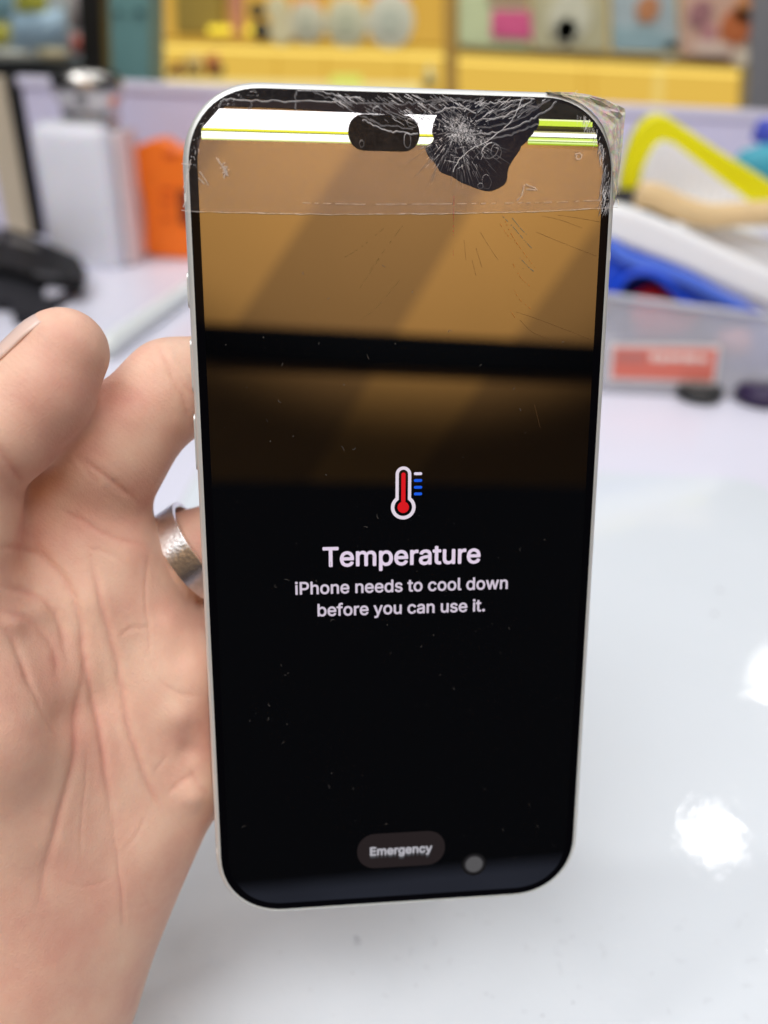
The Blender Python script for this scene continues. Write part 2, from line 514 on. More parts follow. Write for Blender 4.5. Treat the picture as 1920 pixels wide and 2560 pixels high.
for q, col in zip((1184, 1201, 1218, 1234.5), ((224, 214, 232), (30, 92, 226), (30, 92, 226), (30, 92, 226))):
    cx_, cy_ = lp(1045, q)
    v = [(cx_ + x, cy_ + y, 0.10) for x, y in rrect(20.5 * k, 7 * k, 3.4 * k, 6)]
    ph('tick_mark', v, [tuple(range(len(v)))], glow('lit_tick', lin(*col), 1.0), icon)
ex0, ey = lp(893, 2124); ex1, _ = lp(1112, 2124); et = lp(1000, 2081)[1]; eb = lp(1000, 2166)[1]
v = [((ex0 + ex1) / 2 + x, (et + eb) / 2 + y, 0.07) for x, y in rrect(ex1 - ex0, et - eb, (et - eb) / 2 - .01, 14)]
pill = ph('emergency_button', v, [tuple(range(len(v)))], glow('lit_pill', lin(39, 33, 34), 1.0))
a = lp(926, 2134); b = lp(1079, 2134)
text('button_text', 'Emergency', a[0], b[0], (a[1] + b[1]) / 2 + .1, 0.028, glow('lit_button_text', lin(176, 174, 182), 1.0), pill, z=0.11)
for dy, br in ((-.28, 110), (-.52, 82), (-.75, 60)):
    text('button_text', 'Emergency', a[0], b[0], (a[1] + b[1]) / 2 + .1 + dy, 0.02, glow('lit_ghost_text', lin(br, br, br + 4), .8), pill, z=0.10 + dy * .02)
dx, dy = lp(1185, 2160)
for r, br, z in ((2.75, 20, .070), (2.5, 27, .075), (2.25, 38, .08), (2.0, 60, .085), (1.8, 86, .09)):
    v = [(dx + r * math.cos(R_(t)), dy + r * math.sin(R_(t)), z) for t in range(0, 360, 10)]
    if r == 2.75: dot = ph('touch_dot', v, [tuple(range(36))], glow('lit_dot', lin(br, br - 1, br), 1.0))
    else: ph('dot_ring', v, [tuple(range(36))], glow('lit_dot', lin(br, br - 1, br + 1), 1.0), dot)

# ---- cracks in the glass: thin ribbons of crushed glass
def ribbon(pts, wd, z, V, Fc, taper=True):
    P = [Vector((x, y, 0)) for x, y in pts]; b = len(V); n_ = len(P)
    for i, p in enumerate(P):
        t = (P[min(i + 1, n_ - 1)] - P[max(i - 1, 0)])
        if t.length < 1e-9: t = Vector((1, 0, 0))
        t.normalize(); s = Vector((-t.y, t.x, 0))
        u = wd * (1 - (i / (n_ - 1)) ** 2 * .8 if taper else 1) * rnd.uniform(.55, 1.35) / 2
        V.append((p.x + s.x * u, p.y + s.y * u, z)); V.append((p.x - s.x * u, p.y - s.y * u, z))
    for i in range(n_ - 1):
        Fc.append((b + 2 * i, b + 2 * i + 1, b + 2 * i + 3, b + 2 * i + 2))
def jit(a, b, n_, amp):
    return [(a[0] + (b[0] - a[0]) * i / n_ + (rnd.gauss(0, amp) if 0 < i < n_ else 0), a[1] + (b[1] - a[1]) * i / n_ + (rnd.gauss(0, amp) if 0 < i < n_ else 0)) for i in range(n_ + 1)]
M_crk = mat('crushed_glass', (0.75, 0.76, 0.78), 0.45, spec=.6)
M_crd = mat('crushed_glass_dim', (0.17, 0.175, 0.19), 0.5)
V, Fc, Vd, Fd = [], [], [], []
o_ = Vector((*lp(1140, 325), 0))
edge_top = GH / 2 - .35
def inside(p):
    return abs(p[0]) < GW / 2 - .5 and abs(p[1]) < GH / 2 - .35
spokes = []
for i in range(105):                                   # broken spokes round the point of impact
    a = rnd.uniform(0, 2 * math.pi); r = rnd.uniform(.1, 1.6); rmax = rnd.uniform(2.2, 6.6) * (1.3 if math.sin(a) < .2 else .62)
    spokes.append((a, rmax))
    while r < rmax:
        L = rnd.uniform(.25, 1.3); a2 = a + rnd.gauss(0, .05)
        p = [(o_.x + math.cos(a2 + rnd.gauss(0, .012)) * (r + L * t / 3), o_.y + math.sin(a2) * (r + L * t / 3)) for t in range(4)]
        p = [q for q in p if inside(q)]
        if len(p) > 1:
            if rnd.random() < .42: ribbon(p, rnd.choice((.035, .05, .08)), .19, V, Fc)
            else: ribbon(p, .08, .18, Vd, Fd)
        r += L + rnd.expovariate(1.6)
        a = a + rnd.gauss(0, .03)
for i in range(150):                                   # short cross cracks from spoke to spoke
    a = rnd.uniform(0, 6.28); r = rnd.uniform(.8, 5.6) * (1.2 if math.sin(a) < .2 else .6); da = rnd.uniform(.12, .4); r2 = r + rnd.gauss(0, .3)
    p = [(o_.x + math.cos(a) * r, o_.y + math.sin(a) * r), (o_.x + math.cos(a + da) * r2, o_.y + math.sin(a + da) * r2)]
    if all(inside(q) for q in p): ribbon(jit(p[0], p[1], 3, .04), rnd.choice((.04, .06)), .19, *((V, Fc) if rnd.random() < .35 else (Vd, Fd)))
for i in range(420):                                   # loose facets and crushed grains at the core, trailing to the lower right
    t = rnd.random() ** 1.5
    cx_, cy_ = o_.x + 4.4 * t + rnd.gauss(0, 1.0), o_.y - 1.7 * t + rnd.gauss(0, .8) + (1 - t) * .3
    r = rnd.choice((.05, .08, .12, .2)); tgt = (V, Fc) if rnd.random() < .4 else (Vd, Fd); b0 = len(tgt[0]); n_ = rnd.choice((3, 4)); a0 = rnd.random() * 6
    for k_ in range(n_):
        a = a0 + 2 * math.pi * k_ / n_ + rnd.gauss(0, .3); q = r * rnd.uniform(.6, 1.5)
        tgt[0].append((cx_ + q * math.cos(a), cy_ + q * math.sin(a) * .8, .2))
    tgt[1].append(tuple(range(b0, b0 + n_)))
for i in range(240):
    t = rnd.random() ** 1.4
    cx_, cy_ = o_.x + 4.2 * t + rnd.gauss(0, 1.0), o_.y - 1.6 * t + rnd.gauss(0, .8) + (1 - t) * .3
    a = rnd.uniform(0, 6.28); L = rnd.uniform(.15, .6)
    ribbon([(cx_, cy_), (cx_ + L * math.cos(a), cy_ + L * math.sin(a))], rnd.choice((.04, .06, .1)), .21, *((V, Fc) if rnd.random() < .5 else (Vd, Fd)))
arcs = [[(905, 300), (945, 318), (990, 330), (1045, 335)], [(850, 262), (905, 290), (960, 312), (1030, 322)], [(925, 262), (975, 280), (1030, 300), (1060, 318)],
        [(1050, 300), (1080, 262), (1140, 247), (1200, 262), (1245, 290)], [(1090, 285), (1115, 272), (1160, 270), (1190, 285)],
        [(1180, 335), (1240, 330), (1300, 312), (1350, 285), (1390, 255)], [(1190, 318), (1250, 312), (1310, 290), (1365, 252)], [(1190, 300), (1240, 296), (1290, 275), (1335, 248)],
        [(1200, 350), (1260, 340), (1310, 322), (1345, 308)], [(1200, 262), (1240, 258), (1290, 250), (1330, 246)], [(1235, 282), (1265, 268), (1300, 262), (1345, 268)],
        [(1250, 290), (1290, 286), (1330, 268), (1372, 250)], [(850, 255), (950, 258), (1020, 258), (1080, 250), (1130, 246)], [(1060, 262), (1120, 250), (1185, 254), (1240, 280)],
        [(560, 247), (640, 252), (740, 253), (850, 254)], [(741, 224), (738, 240), (740, 275)], [(630, 250), (622, 275)], [(560, 248), (546, 268)],
        [(742, 226), (800, 228), (850, 240), (900, 244)], [(780, 230), (830, 246), (880, 262)]]
for q in arcs:
    pp = smooth_path([(*lp(*u), 0) for u in q], 7)
    pp = [(u.x + rnd.gauss(0, .11), u.y + rnd.gauss(0, .11)) for u in pp if inside(u)]
    if len(pp) > 1:
        ribbon(pp, rnd.choice((.05, .07, .09)), .20, *((V, Fc) if rnd.random() < .5 else (Vd, Fd)), False)
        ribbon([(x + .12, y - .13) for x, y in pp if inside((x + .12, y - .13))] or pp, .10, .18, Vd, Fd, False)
for i in range(260):                                   # slanting chips along the top edge
    x = rnd.uniform(830, 1400); y = rnd.uniform(233, 300 if 900 < x < 1330 else 258)
    a = lp(x, y); sl = rnd.uniform(-.75, -.45) if x < 1150 else rnd.uniform(.35, .85); L = rnd.uniform(.7, 2.6)
    sgn = 1
    b = (a[0] + L * .85, a[1] + L * .85 * sl)
    if inside(a) and inside(b):
        if rnd.random() < .38: ribbon(jit(a, b, 4, .05), rnd.choice((.05, .08, .12)), .19, V, Fc)
        else: ribbon(jit(a, b, 4, .05), .11, .18, Vd, Fd)
for q in ([(1306, 238), (1296, 268), (1280, 300), (1255, 325), (1225, 348), (1203, 362)], [(1203, 362), (1180, 372), (1160, 388), (1146, 402), (1136, 420), (1131, 431)]):
    pp = smooth_path([(*lp(*u), 0) for u in q], 6)
    ribbon([(u.x + rnd.gauss(0, .05), u.y + rnd.gauss(0, .05)) for u in pp], .10, .21, V, Fc, False)
def loop(cx_, cy_, rx, ry, rot, wd):
    c0 = lp(cx_, cy_); p = []
    for i in range(15):
        t = 2 * math.pi * i / 14; x = rx * math.cos(t) * k; y = ry * math.sin(t) * k; r = R_(rot)
        p.append((c0[0] + x * math.cos(r) - y * math.sin(r) + rnd.gauss(0, .04), c0[1] + x * math.sin(r) + y * math.cos(r) + rnd.gauss(0, .04)))
    ribbon(p, wd * .7, .20, Vd, Fd, False); ribbon(p[2:8], wd * .8, .205, V, Fc)
loop(1225, 377, 21, 15, 35, .16); loop(1030, 308, 13, 9, -20, .14); loop(1018, 352, 8, 16, 0, .14); loop(943, 278, 9, 10, 10, .12); loop(1240, 380, 12, 16, 10, .08)
loop(904, 360, 5, 8, 0, .06); loop(1216, 455, 11, 16, 10, .05); loop(1200, 465, 6, 6, 0, .06)
for i in range(70):                                    # fine streaks running out of the patch into the picture
    a = rnd.uniform(R_(195), R_(345)); r0 = rnd.uniform(4.0, 8.5); L = rnd.uniform(1.0, 3.6)
    p = [(o_.x + math.cos(a) * (r0 + L * t / 3), o_.y + math.sin(a) * (r0 + L * t / 3)) for t in range(4)]
    ribbon(p, .04, .18, Vd, Fd)
for i in range(160):                                   # crushed rim, right side under the tape
    t = rnd.random(); y = lp(1500, 290 + 240 * t)[1]; x = GW / 2 - rnd.uniform(.25, 2.0)
    cr = GH / 2 - GR
    if y > cr:
        dd = math.sqrt(max(0, (GR - .4) ** 2 - (y - cr) ** 2)); x = min(x, GW / 2 - GR + dd - rnd.uniform(.05, 1.6))
    L = rnd.uniform(.3, 2.2); sl = rnd.uniform(-.35, .12)
    ribbon(jit((x, y), (x + L * sl, y - L), 3, .06), rnd.choice((.05, .08)), .19, *((V, Fc) if rnd.random() < .45 else (Vd, Fd)))
for i in range(60):                                    # nicked rim, top left
    a = R_(rnd.uniform(92, 178)); q = GR - rnd.uniform(.4, 1.7)
    x = -GW / 2 + GR + q * math.cos(a); y = GH / 2 - GR + q * math.sin(a); t = a + R_(90 + rnd.gauss(0, 25)); L = rnd.uniform(.2, .8)
    ribbon(jit((x, y), (x + L * math.cos(t), y + L * math.sin(t)), 3, .04), .06, .19, *((V, Fc) if rnd.random() < .3 else (Vd, Fd)))
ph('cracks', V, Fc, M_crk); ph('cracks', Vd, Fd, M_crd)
# long hair cracks glinting in colour across the picture
def faint(lines, col, wd, rough=.4, dash=None):
    V, Fc = [], []
    for q in lines:
        pp = smooth_path([(*lp(*u), 0) for u in q], 12)
        pp = [(u.x, u.y) for u in pp]
        if dash:
            for i in range(0, len(pp) - 1):
                if rnd.random() < dash: ribbon([pp[i], ((pp[i][0] + pp[i + 1][0]) / 2, (pp[i][1] + pp[i + 1][1]) / 2)], wd, .18, V, Fc, False)
        else: ribbon(pp, wd, .18, V, Fc, False)
    ph('cracks', V, Fc, mat('hair_crack', lin(*col)[:3], rough, ior=1.2))
faint([[(1355, 540), (1400, 550), (1455, 570)], [(1395, 538), (1450, 546), (1500, 555)], [(1340, 580), (1400, 605), (1490, 640)], [(1290, 780), (1350, 800), (1480, 850)],
       [(1200, 580), (1225, 620), (1245, 650)], [(1190, 620), (1205, 670)], [(1160, 600), (1165, 650)], [(1180, 650), (1190, 690)], [(1300, 800), (1330, 830), (1380, 850)], [(1335, 1010), (1350, 1070)]],
      (122, 88, 54), .03)
faint([[(921, 680), (940, 655), (978, 602)], [(900, 800), (940, 770), (1000, 700)], [(880, 750), (920, 690), (980, 600), (1010, 560)], [(850, 650), (900, 620), (960, 570)]], (92, 80, 40), .07, dash=.45)
faint([[(1255, 540), (1280, 565), (1310, 600), (1330, 622)], [(1280, 545), (1300, 570), (1320, 590)], [(1300, 645), (1318, 665), (1335, 680)]], (66, 112, 118), .11, dash=.75)
faint([[(1258, 540), (1275, 580), (1300, 620), (1330, 660), (1345, 680)], [(1250, 560), (1270, 590), (1295, 612)], [(1282, 660), (1302, 695), (1330, 720)], [(1285, 725), (1300, 750), (1330, 775)], [(1275, 775), (1290, 800)]],
      (196, 112, 40), .10, dash=.4)
faint([[(1134, 490), (1134, 520), (1133, 590)], [(1133, 625), (1133, 640)]], (190, 50, 70), .08, dash=.7)

# dust and lint on the glass
V, Fc = [], []
for i in range(120):
    x = rnd.uniform(-34, 34); y = rnd.uniform(-76, 52)
    if rnd.random() < .72:
        r = rnd.choice((.04, .05, .05, .07, .10)); b = len(V)
        for t in range(6): V.append((x + r * math.cos(t) * rnd.uniform(.6, 1.3), y + r * math.sin(t), .17))
        Fc.append(tuple(range(b, b + 6)))
    else:
        a = rnd.uniform(0, 6.28); cv = rnd.uniform(-1.2, 1.2); p = []; L = rnd.uniform(.25, .6)
        for t in range(6):
            p.append((x, y)); x += math.cos(a) * L / 3; y += math.sin(a) * L / 3; a += cv * .6
        ribbon(p, .055, .17, V, Fc, False)
tag(ph('dust', V, Fc, mat('lint', (0.13, 0.12, 0.11), 0.8)), kind='stuff')

# ---- clear adhesive tape over the top of the phone
M_tape = bpy.data.materials.new('clear_tape'); M_tape.use_nodes = True
nt = M_tape.node_tree; b = nt.nodes['Principled BSDF']; outn = nt.nodes['Material Output']
def tape_nodes(M_tape, lo_, hi_, col, scale, rough=.35, spec_=.05):
    nt = M_tape.node_tree; b = nt.nodes['Principled BSDF']; outn = nt.nodes['Material Output']
    b.inputs['Base Color'].default_value = (*col, 1); b.inputs['Roughness'].default_value = rough; b.inputs['IOR'].default_value = 1.3; b.inputs['Specular IOR Level'].default_value = spec_
    tr = nt.nodes.new('ShaderNodeBsdfTransparent'); mx = nt.nodes.new('ShaderNodeMixShader')
    tc = nt.nodes.new('ShaderNodeTexCoord'); n1 = nt.nodes.new('ShaderNodeTexNoise'); n1.inputs['Scale'].default_value = scale; n1.inputs['Detail'].default_value = 3
    n2 = nt.nodes.new('ShaderNodeTexNoise'); n2.inputs['Scale'].default_value = scale / 3.1; n2.inputs['Detail'].default_value = 5
    mr = nt.nodes.new('ShaderNodeMapRange'); mr.inputs[1].default_value = .3; mr.inputs[2].default_value = .7; mr.inputs[3].default_value = lo_; mr.inputs[4].default_value = hi_
    ad = nt.nodes.new('ShaderNodeMath'); ad.operation = 'ADD'; mu = nt.nodes.new('ShaderNodeMath'); mu.operation = 'MULTIPLY'; mu.inputs[1].default_value = .5
    nt.links.new(tc.outputs['Object'], n1.inputs['Vector']); nt.links.new(tc.outputs['Object'], n2.inputs['Vector'])
    nt.links.new(n1.outputs['Fac'], ad.inputs[0]); nt.links.new(n2.outputs['Fac'], ad.inputs[1]); nt.links.new(ad.outputs[0], mu.inputs[0]); nt.links.new(mu.outputs[0], mr.inputs[0])
    # rainbow-ish speckle of tape and haze
    n3 = nt.nodes.new('ShaderNodeTexNoise'); n3.inputs['Scale'].default_value = scale * 1.3
    hs = nt.nodes.new('ShaderNodeMix'); hs.data_type = 'RGBA'; hs.blend_type = 'OVERLAY'; hs.inputs[0].default_value = .55; hs.inputs[6].default_value = (*col, 1)
    nt.links.new(tc.outputs['Object'], n3.inputs['Vector']); nt.links.new(n3.outputs['Color'], hs.inputs[7]); nt.links.new(hs.outputs[2], b.inputs['Base Color'])
    nt.links.new(mr.outputs[0], mx.inputs[0]); nt.links.new(tr.outputs[0], mx.inputs[1]); nt.links.new(b.outputs[0], mx.inputs[2]); nt.links.new(mx.outputs[0], outn.inputs[0])
tape_nodes(M_tape, .002, .05, (.70, .60, .58), 5200)
lo = [(454, 527), (500, 530), (600, 533), (740, 536), (900, 537), (1080, 536), (1250, 532), (1400, 527), (1538, 520)]
lo = [lp(*q) for q in lo]
hi_y = GH / 2 + .6
v, f = [], []
nx = 60
def low_y(x):
    for (xa, ya), (xb_, yb_) in zip(lo, lo[1:]):
        if x <= xb_: return ya + (yb_ - ya) * (x - xa) / (xb_ - xa)
    return lo[-1][1]
xs = [-39.25 + 78.4 * i / nx for i in range(nx + 1)]
for i, x in enumerate(xs):
    yl = low_y(x) + rnd.gauss(0, .035)
    xe = abs(x) - (GW / 2 - GR); top_ = GH / 2 - GR + math.sqrt(max(.2, (GR + .5) ** 2 - max(0, xe) ** 2)) if xe > 0 else GH / 2 + .4
    z = .42 if abs(x) < 38.0 else .42 - (abs(x) - 38.0) * 1.4
    for j in range(9):
        v.append((x, yl + (top_ - yl) * j / 8, z - (0.5 if j == 8 else 0)))
for i in range(nx):
    for j in range(8):
        f.append((i * 9 + j, (i + 1) * 9 + j, (i + 1) * 9 + j + 1, i * 9 + j + 1))
tape = ph('adhesive_tape', v, f, M_tape)
M_haze = bpy.data.materials.new('reflection_haze'); M_haze.use_nodes = True  # pink sheet paints the amber reflection scattered over the display
tape_nodes(M_haze, .01, .16, (.85, .60, .58), 5200, .5, .1)
hv, hf = [], []
for i in range(41):
    x = -36.1 + 72.2 * i / 40; hv += [(x, low_y(x) + .1, .06), (x, min(71.9, 71.9), .06)]
for i in range(40): hf.append((2 * i, 2 * i + 2, 2 * i + 3, 2 * i + 1))
ph('reflection_haze', hv, hf, M_haze, tape)
M_tedge = mat('tape_edge', (.75, .70, .66), .4, alpha=.5)
V, Fc = [], []
for i in range(nx):
    if True:
        ribbon([(xs[i], v[i * 9][1]), (xs[i + 1], v[(i + 1) * 9][1])], rnd.uniform(.06, .15), .45, V, Fc, False)
second = [lp(*q) for q in ((755, 508), (900, 512), (1080, 511), (1250, 509), (1400, 506), (1530, 500))]
for (xa, ya), (xb_, yb_) in zip(second, second[1:]):
    for t in range(14):
        if rnd.random() < .62: ribbon([(xa + (xb_ - xa) * t / 14, ya + (yb_ - ya) * t / 14), (xa + (xb_ - xa) * (t + 1) / 14, ya + (yb_ - ya) * (t + 1) / 14)], .08, .45, V, Fc, False)
for q in ([(455, 410), (470, 411), (480, 412)], [(460, 470), (472, 430), (478, 400)], [(460, 520), (466, 480), (470, 440)],       # creases where it folds round the left edge
          [(540, 395), (553, 412), (566, 430)], [(560, 418), (567, 432), (568, 440)], [(546, 398), (556, 418), (566, 436)], [(498, 446), (512, 462)], [(500, 430), (522, 466)],
          [(1310, 462), (1302, 490), (1290, 502)], [(1313, 462), (1335, 470), (1342, 478)], [(1314, 474), (1338, 476)], [(1436, 388), (1446, 384), (1452, 392), (1446, 400), (1438, 396), (1440, 388)]):
    pp = smooth_path([(*lp(*u), 0) for u in q], 5); pp = [(u.x + rnd.gauss(0, .04), u.y + rnd.gauss(0, .04)) for u in pp]
    ribbon(pp, .16, .46, V, Fc, False)
for i in range(26):
    c0 = lp(563 + rnd.gauss(0, 5), 426 + rnd.gauss(0, 9)); a = rnd.uniform(0, 6.28); L = rnd.uniform(.2, .7)
    ribbon([c0, (c0[0] + L * math.cos(a), c0[1] + L * math.sin(a))], .12, .46, V, Fc, False)
ph('tape_edge', V, Fc, M_tedge, tape)
# the loose, crumpled end of the tape folded past the right corner
M_flap = bpy.data.materials.new('crumpled_tape'); M_flap.use_nodes = True
tape_nodes(M_flap, .7, 1.2, (.52, .48, .40), 900, .3, .4)
outer = [(1368, 224), (1400, 224), (1440, 225), (1480, 231), (1520, 243), (1552, 258), (1568, 266), (1571, 276), (1567, 310), (1563, 360), (1556, 420), (1551, 450), (1550, 480), (1544, 500), (1537, 522)]
inner = [(1368, 233), (1400, 238), (1426, 246), (1450, 257), (1474, 274), (1492, 294), (1506, 316), (1516, 344), (1523, 372), (1527, 400), (1529, 430), (1530, 450), (1530, 475), (1529, 500), (1528, 522)]
v, f = [], []
for (a, b_) in zip(inner, outer):
    pa = lp(*a); pb = lp(*b_)
    for j in range(9):
        t = j / 8; wz = rnd.gauss(0, .22) if 0 < j < 8 else 0
        v.append((pa[0] + (pb[0] - pa[0]) * t, pa[1] + (pb[1] - pa[1]) * t, .35 - 1.6 * math.sin(t * 1.5) + wz))
for i in range(len(inner) - 1):
    for j in range(8): f.append((i * 9 + j, (i + 1) * 9 + j, (i + 1) * 9 + j + 1, i * 9 + j + 1))
flap = ph('loose_tape_end', v, f, M_flap, tape, smooth=False)
V, Fc = [], []
for i in range(34):
    t = rnd.uniform(.02, .98); q = t * (len(inner) - 1); i0 = int(q); s = rnd.uniform(.05, .9)
    a = inner[i0]; b_ = outer[i0]; x = a[0] + (b_[0] - a[0]) * s; y = a[1] + (b_[1] - a[1]) * s
    p0 = lp(x, y); ang = rnd.gauss(-.5, .3) if y < 300 else rnd.gauss(-1.45, .25); L = rnd.uniform(.5, 2.4)
    ribbon(jit(p0, (p0[0] + L * math.cos(ang), p0[1] + L * math.sin(ang)), 4, .08), rnd.choice((.06, .1)), .55, V, Fc)
ph('crease', V, Fc, mat('tape_crease', (.80, .70, .48), .3, spec=.4), tape)
for sx, yy in ((-1, lp(547, 2130)[1]), (1, lp(1530, 640)[1]), (1, -62.0), (-1, 62.5)):
    x = sx * (GW / 2 + 1.02)
    pr = [(.25, -.10), (.74, -.44), (.97, -.99), (1.02, -1.7), (1.02, -6.4)]
    v = [(sx * (GW / 2 + o2 + .02), yy + dy2, z2) for o2, z2 in pr for dy2 in (-.7, .7)]
    ph('antenna_line', v, [(2 * i, 2 * i + 1, 2 * i + 3, 2 * i + 2) for i in range(len(pr) - 1)], mat('antenna_plastic', (.74, .74, .70), .5))
ph('back_panel', [(x, y, -8.35) for x, y in rrect(GW - 1.5, GH - 1.5, GR - .8)], [tuple(range(n))], M_back)

# ------------------------------------------------------------------ the hand: one skin surface grown from a distance field
def hand_field():
    VX = 0.9                                             # voxel, mm; lens frame: x right, y up, z towards the lens
    lo = np.array([-128., -205., -206.]); hi = np.array([38., 48., -112.])
    n = np.ceil((hi - lo) / VX).astype(int) + 1
    ax = [lo[i] + VX * np.arange(n[i]) for i in range(3)]
    F = np.full(n, 30.0, dtype=np.float32)
    def q(px, py, d): return np.array(((px - CX) / FPX * d, -(py - CY) / FPX * d, -d))
    def cone(a, b, k, sub=False):
        ra, rb = a[3], b[3]; A = q(*a[:3]); B = q(*b[:3])
        m = max(ra, rb) + 16
        i0 = np.maximum(((np.minimum(A, B) - m - lo) / VX).astype(int), 0); i1 = np.minimum(((np.maximum(A, B) + m - lo) / VX).astype(int) + 1, n)
        if np.any(i1 <= i0): return
        sl = tuple(slice(i0[i], i1[i]) for i in range(3))
        X = ax[0][sl[0]][:, None, None] - A[0]; Y = ax[1][sl[1]][None, :, None] - A[1]; Z = ax[2][sl[2]][None, None, :] - A[2]
        D = B - A; dd = float(D @ D) + 1e-9
        t = np.clip((X * D[0] + Y * D[1] + Z * D[2]) / dd, 0, 1)
        d = np.sqrt((X - t * D[0]) ** 2 + (Y - t * D[1]) ** 2 + (Z - t * D[2]) ** 2) - (ra + (rb - ra) * t)
        f = F[sl]
        h = np.maximum(k - np.abs(f - d), 0) / k
        F[sl] = np.minimum(f, d) - h * h * k * 0.25
    for a, b, k in HAND_BONES: cone(a, b, k)
    # the phone presses into the skin: nothing of the hand inside its body
    G = np.stack(np.meshgrid(*ax, indexing='ij'), -1).reshape(-1, 3) - np.array(PH_T)
    L = G @ np.array(PH_R)
    bx = np.abs(L - np.array([0, 0, -4.2])) - np.array([GW / 2 + 1.0 - 6, GH / 2 + 1.0 - 6, 4.25 - 2])
    bx[:, 2] -= 0
    o2 = np.linalg.norm(np.maximum(bx[:, :2], 0), axis=1) - 6
    dz = bx[:, 2] - 2
    bd = np.minimum(np.maximum(o2, dz), 0) + np.sqrt(np.maximum(o2, 0) ** 2 + np.maximum(dz, 0) ** 2)
    F = np.maximum(F, (0.25 - bd).reshape(n).astype(np.float32))
    return F, ax, VX, lo

def surface_nets(F, lo, VX):
    s = F < 0
    nx, ny, nz = F.shape
    c = np.zeros((nx - 1, ny - 1, nz - 1), dtype=np.int8)
    for dx in (0, 1):
        for dy in (0, 1):
            for dz in (0, 1): c += s[dx:nx - 1 + dx, dy:ny - 1 + dy, dz:nz - 1 + dz]
    act = (c > 0) & (c < 8)
    idx = np.full(act.shape, -1, dtype=np.int64)
    I = np.argwhere(act); idx[act] = np.arange(len(I))
    acc = np.zeros((len(I), 3)); cnt = np.zeros(len(I))
    cor = [(x, y, z) for x in (0, 1) for y in (0, 1) for z in (0, 1)]
    for i in range(8):
        for j in range(i + 1, 8):
            a, b = np.array(cor[i]), np.array(cor[j])
            if np.abs(a - b).sum() != 1: continue
            fa = F[tuple((I + a).T)]; fb = F[tuple((I + b).T)]
            m = (fa < 0) != (fb < 0)
            t = np.where(m, fa / np.where(m, fa - fb, 1), 0)[:, None]
            acc += np.where(m[:, None], a + (b - a) * t, 0); cnt += m
    Vt = lo + VX * (I + acc / cnt[:, None])
    faces = []
    for axn in range(3):
        u, w_ = [(1, 2), (2, 0), (0, 1)][axn]
        sh = [slice(None)] * 3; s0 = s[tuple(slice(0, -1) if i == axn else slice(None) for i in range(3))]; s1 = s[tuple(slice(1, None) if i == axn else slice(None) for i in range(3))]
        E_ = np.argwhere(s0 != s1)
        ok = np.ones(len(E_), bool)
        for i in (u, w_): ok &= (E_[:, i] > 0) & (E_[:, i] < F.shape[i] - 1)
        E_ = E_[ok]
        flip = s0[tuple(E_.T)]
        def cell(du, dw):
            e = E_.copy(); e[:, u] += du; e[:, w_] += dw
            return idx[tuple(e.T)]
        Q = np.stack([cell(-1, -1), cell(0, -1), cell(0, 0), cell(-1, 0)], 1)
        Q[~flip] = Q[~flip][:, ::-1]
        faces.append(Q)
    return Vt, np.concatenate(faces)

# joints: (photo x, photo y, depth mm, radius mm)
HAND_BONES = [
    # palm: metacarpals
    ((215, 1250, 160, 11.0), (30, 2420, 157, 18.0), 6),
    ((284, 1494, 164, 10.9), (60, 2450, 159, 18.5), 8),
    ((425, 1680, 168, 11.5), (80, 2480, 161, 18.0), 8),
    ((478, 1885, 172, 10.5), (110, 2500, 162, 16.0), 8),
    ((215, 1250, 160, 11.0), (284, 1494, 164, 10.9), 8),
    ((284, 1494, 164, 10.9), (425, 1690, 168, 11.3), 8),
    ((425, 1680, 168, 11.5), (478, 1885, 172, 10.5), 8),
    # wrist and forearm
    ((40, 2520, 160, 19.0), (-180, 3050, 158, 23.0), 10),
    ((-40, 2480, 156, 19.0), (-300, 3000, 154, 24.0), 10),
    # thenar and thumb
    ((10, 2330, 152, 17.0), (-110, 1780, 143, 17.0), 8),
    ((-110, 1780, 143, 17.0), (-160, 1560, 140, 14.0), 8),
    ((60, 2050, 156, 15.0), (-40, 1560, 152, 14.0), 8),
    ((-160, 1580, 140, 12.5), (-70, 1135, 137, 9.0), 4),
    ((-70, 1135, 137, 9.0), (14, 1078, 137, 8.7), 2.5),
    ((14, 1078, 137, 8.6), (108, 982, 138, 8.2), 3),
    ((108, 982, 138, 8.2), (160, 880, 138.5, 7.9), 3),
    # web of skin between thumb and index
    ((-90, 1480, 155, 10.0), (130, 1250, 159, 9.5), 8),
    ((130, 1250, 159, 9.5), (255, 1140, 157, 10.2), 6),
    # index
    ((225, 1165, 158, 10.4), (265, 1128, 155, 10.8), 5),
    ((265, 1128, 155, 10.8), (432, 972, 158.5, 9.7), 4),
    ((432, 972, 158.5, 9.7), (600, 930, 162, 8.6), 3),
    ((600, 930, 162, 8.6), (745, 955, 163, 7.6), 3),
    # middle
    ((330, 1482, 174, 9.0), (474, 1385, 171, 9.3), 2),
    ((474, 1385, 171, 9.3), (700, 1300, 172, 9.0), 2),
    ((700, 1300, 172, 9.2), (870, 1290, 172, 8.0), 3),
    # ring and little finger, behind the phone
    ((440, 1670, 177, 10.0), (700, 1520, 176, 9.2), 4),
    ((700, 1520, 176, 9.2), (905, 1500, 175, 7.8), 3),
    ((480, 1870, 179, 9.0), (690, 1760, 180, 8.2), 4),
    ((690, 1760, 180, 8.2), (840, 1740, 179, 7.0), 3),
]
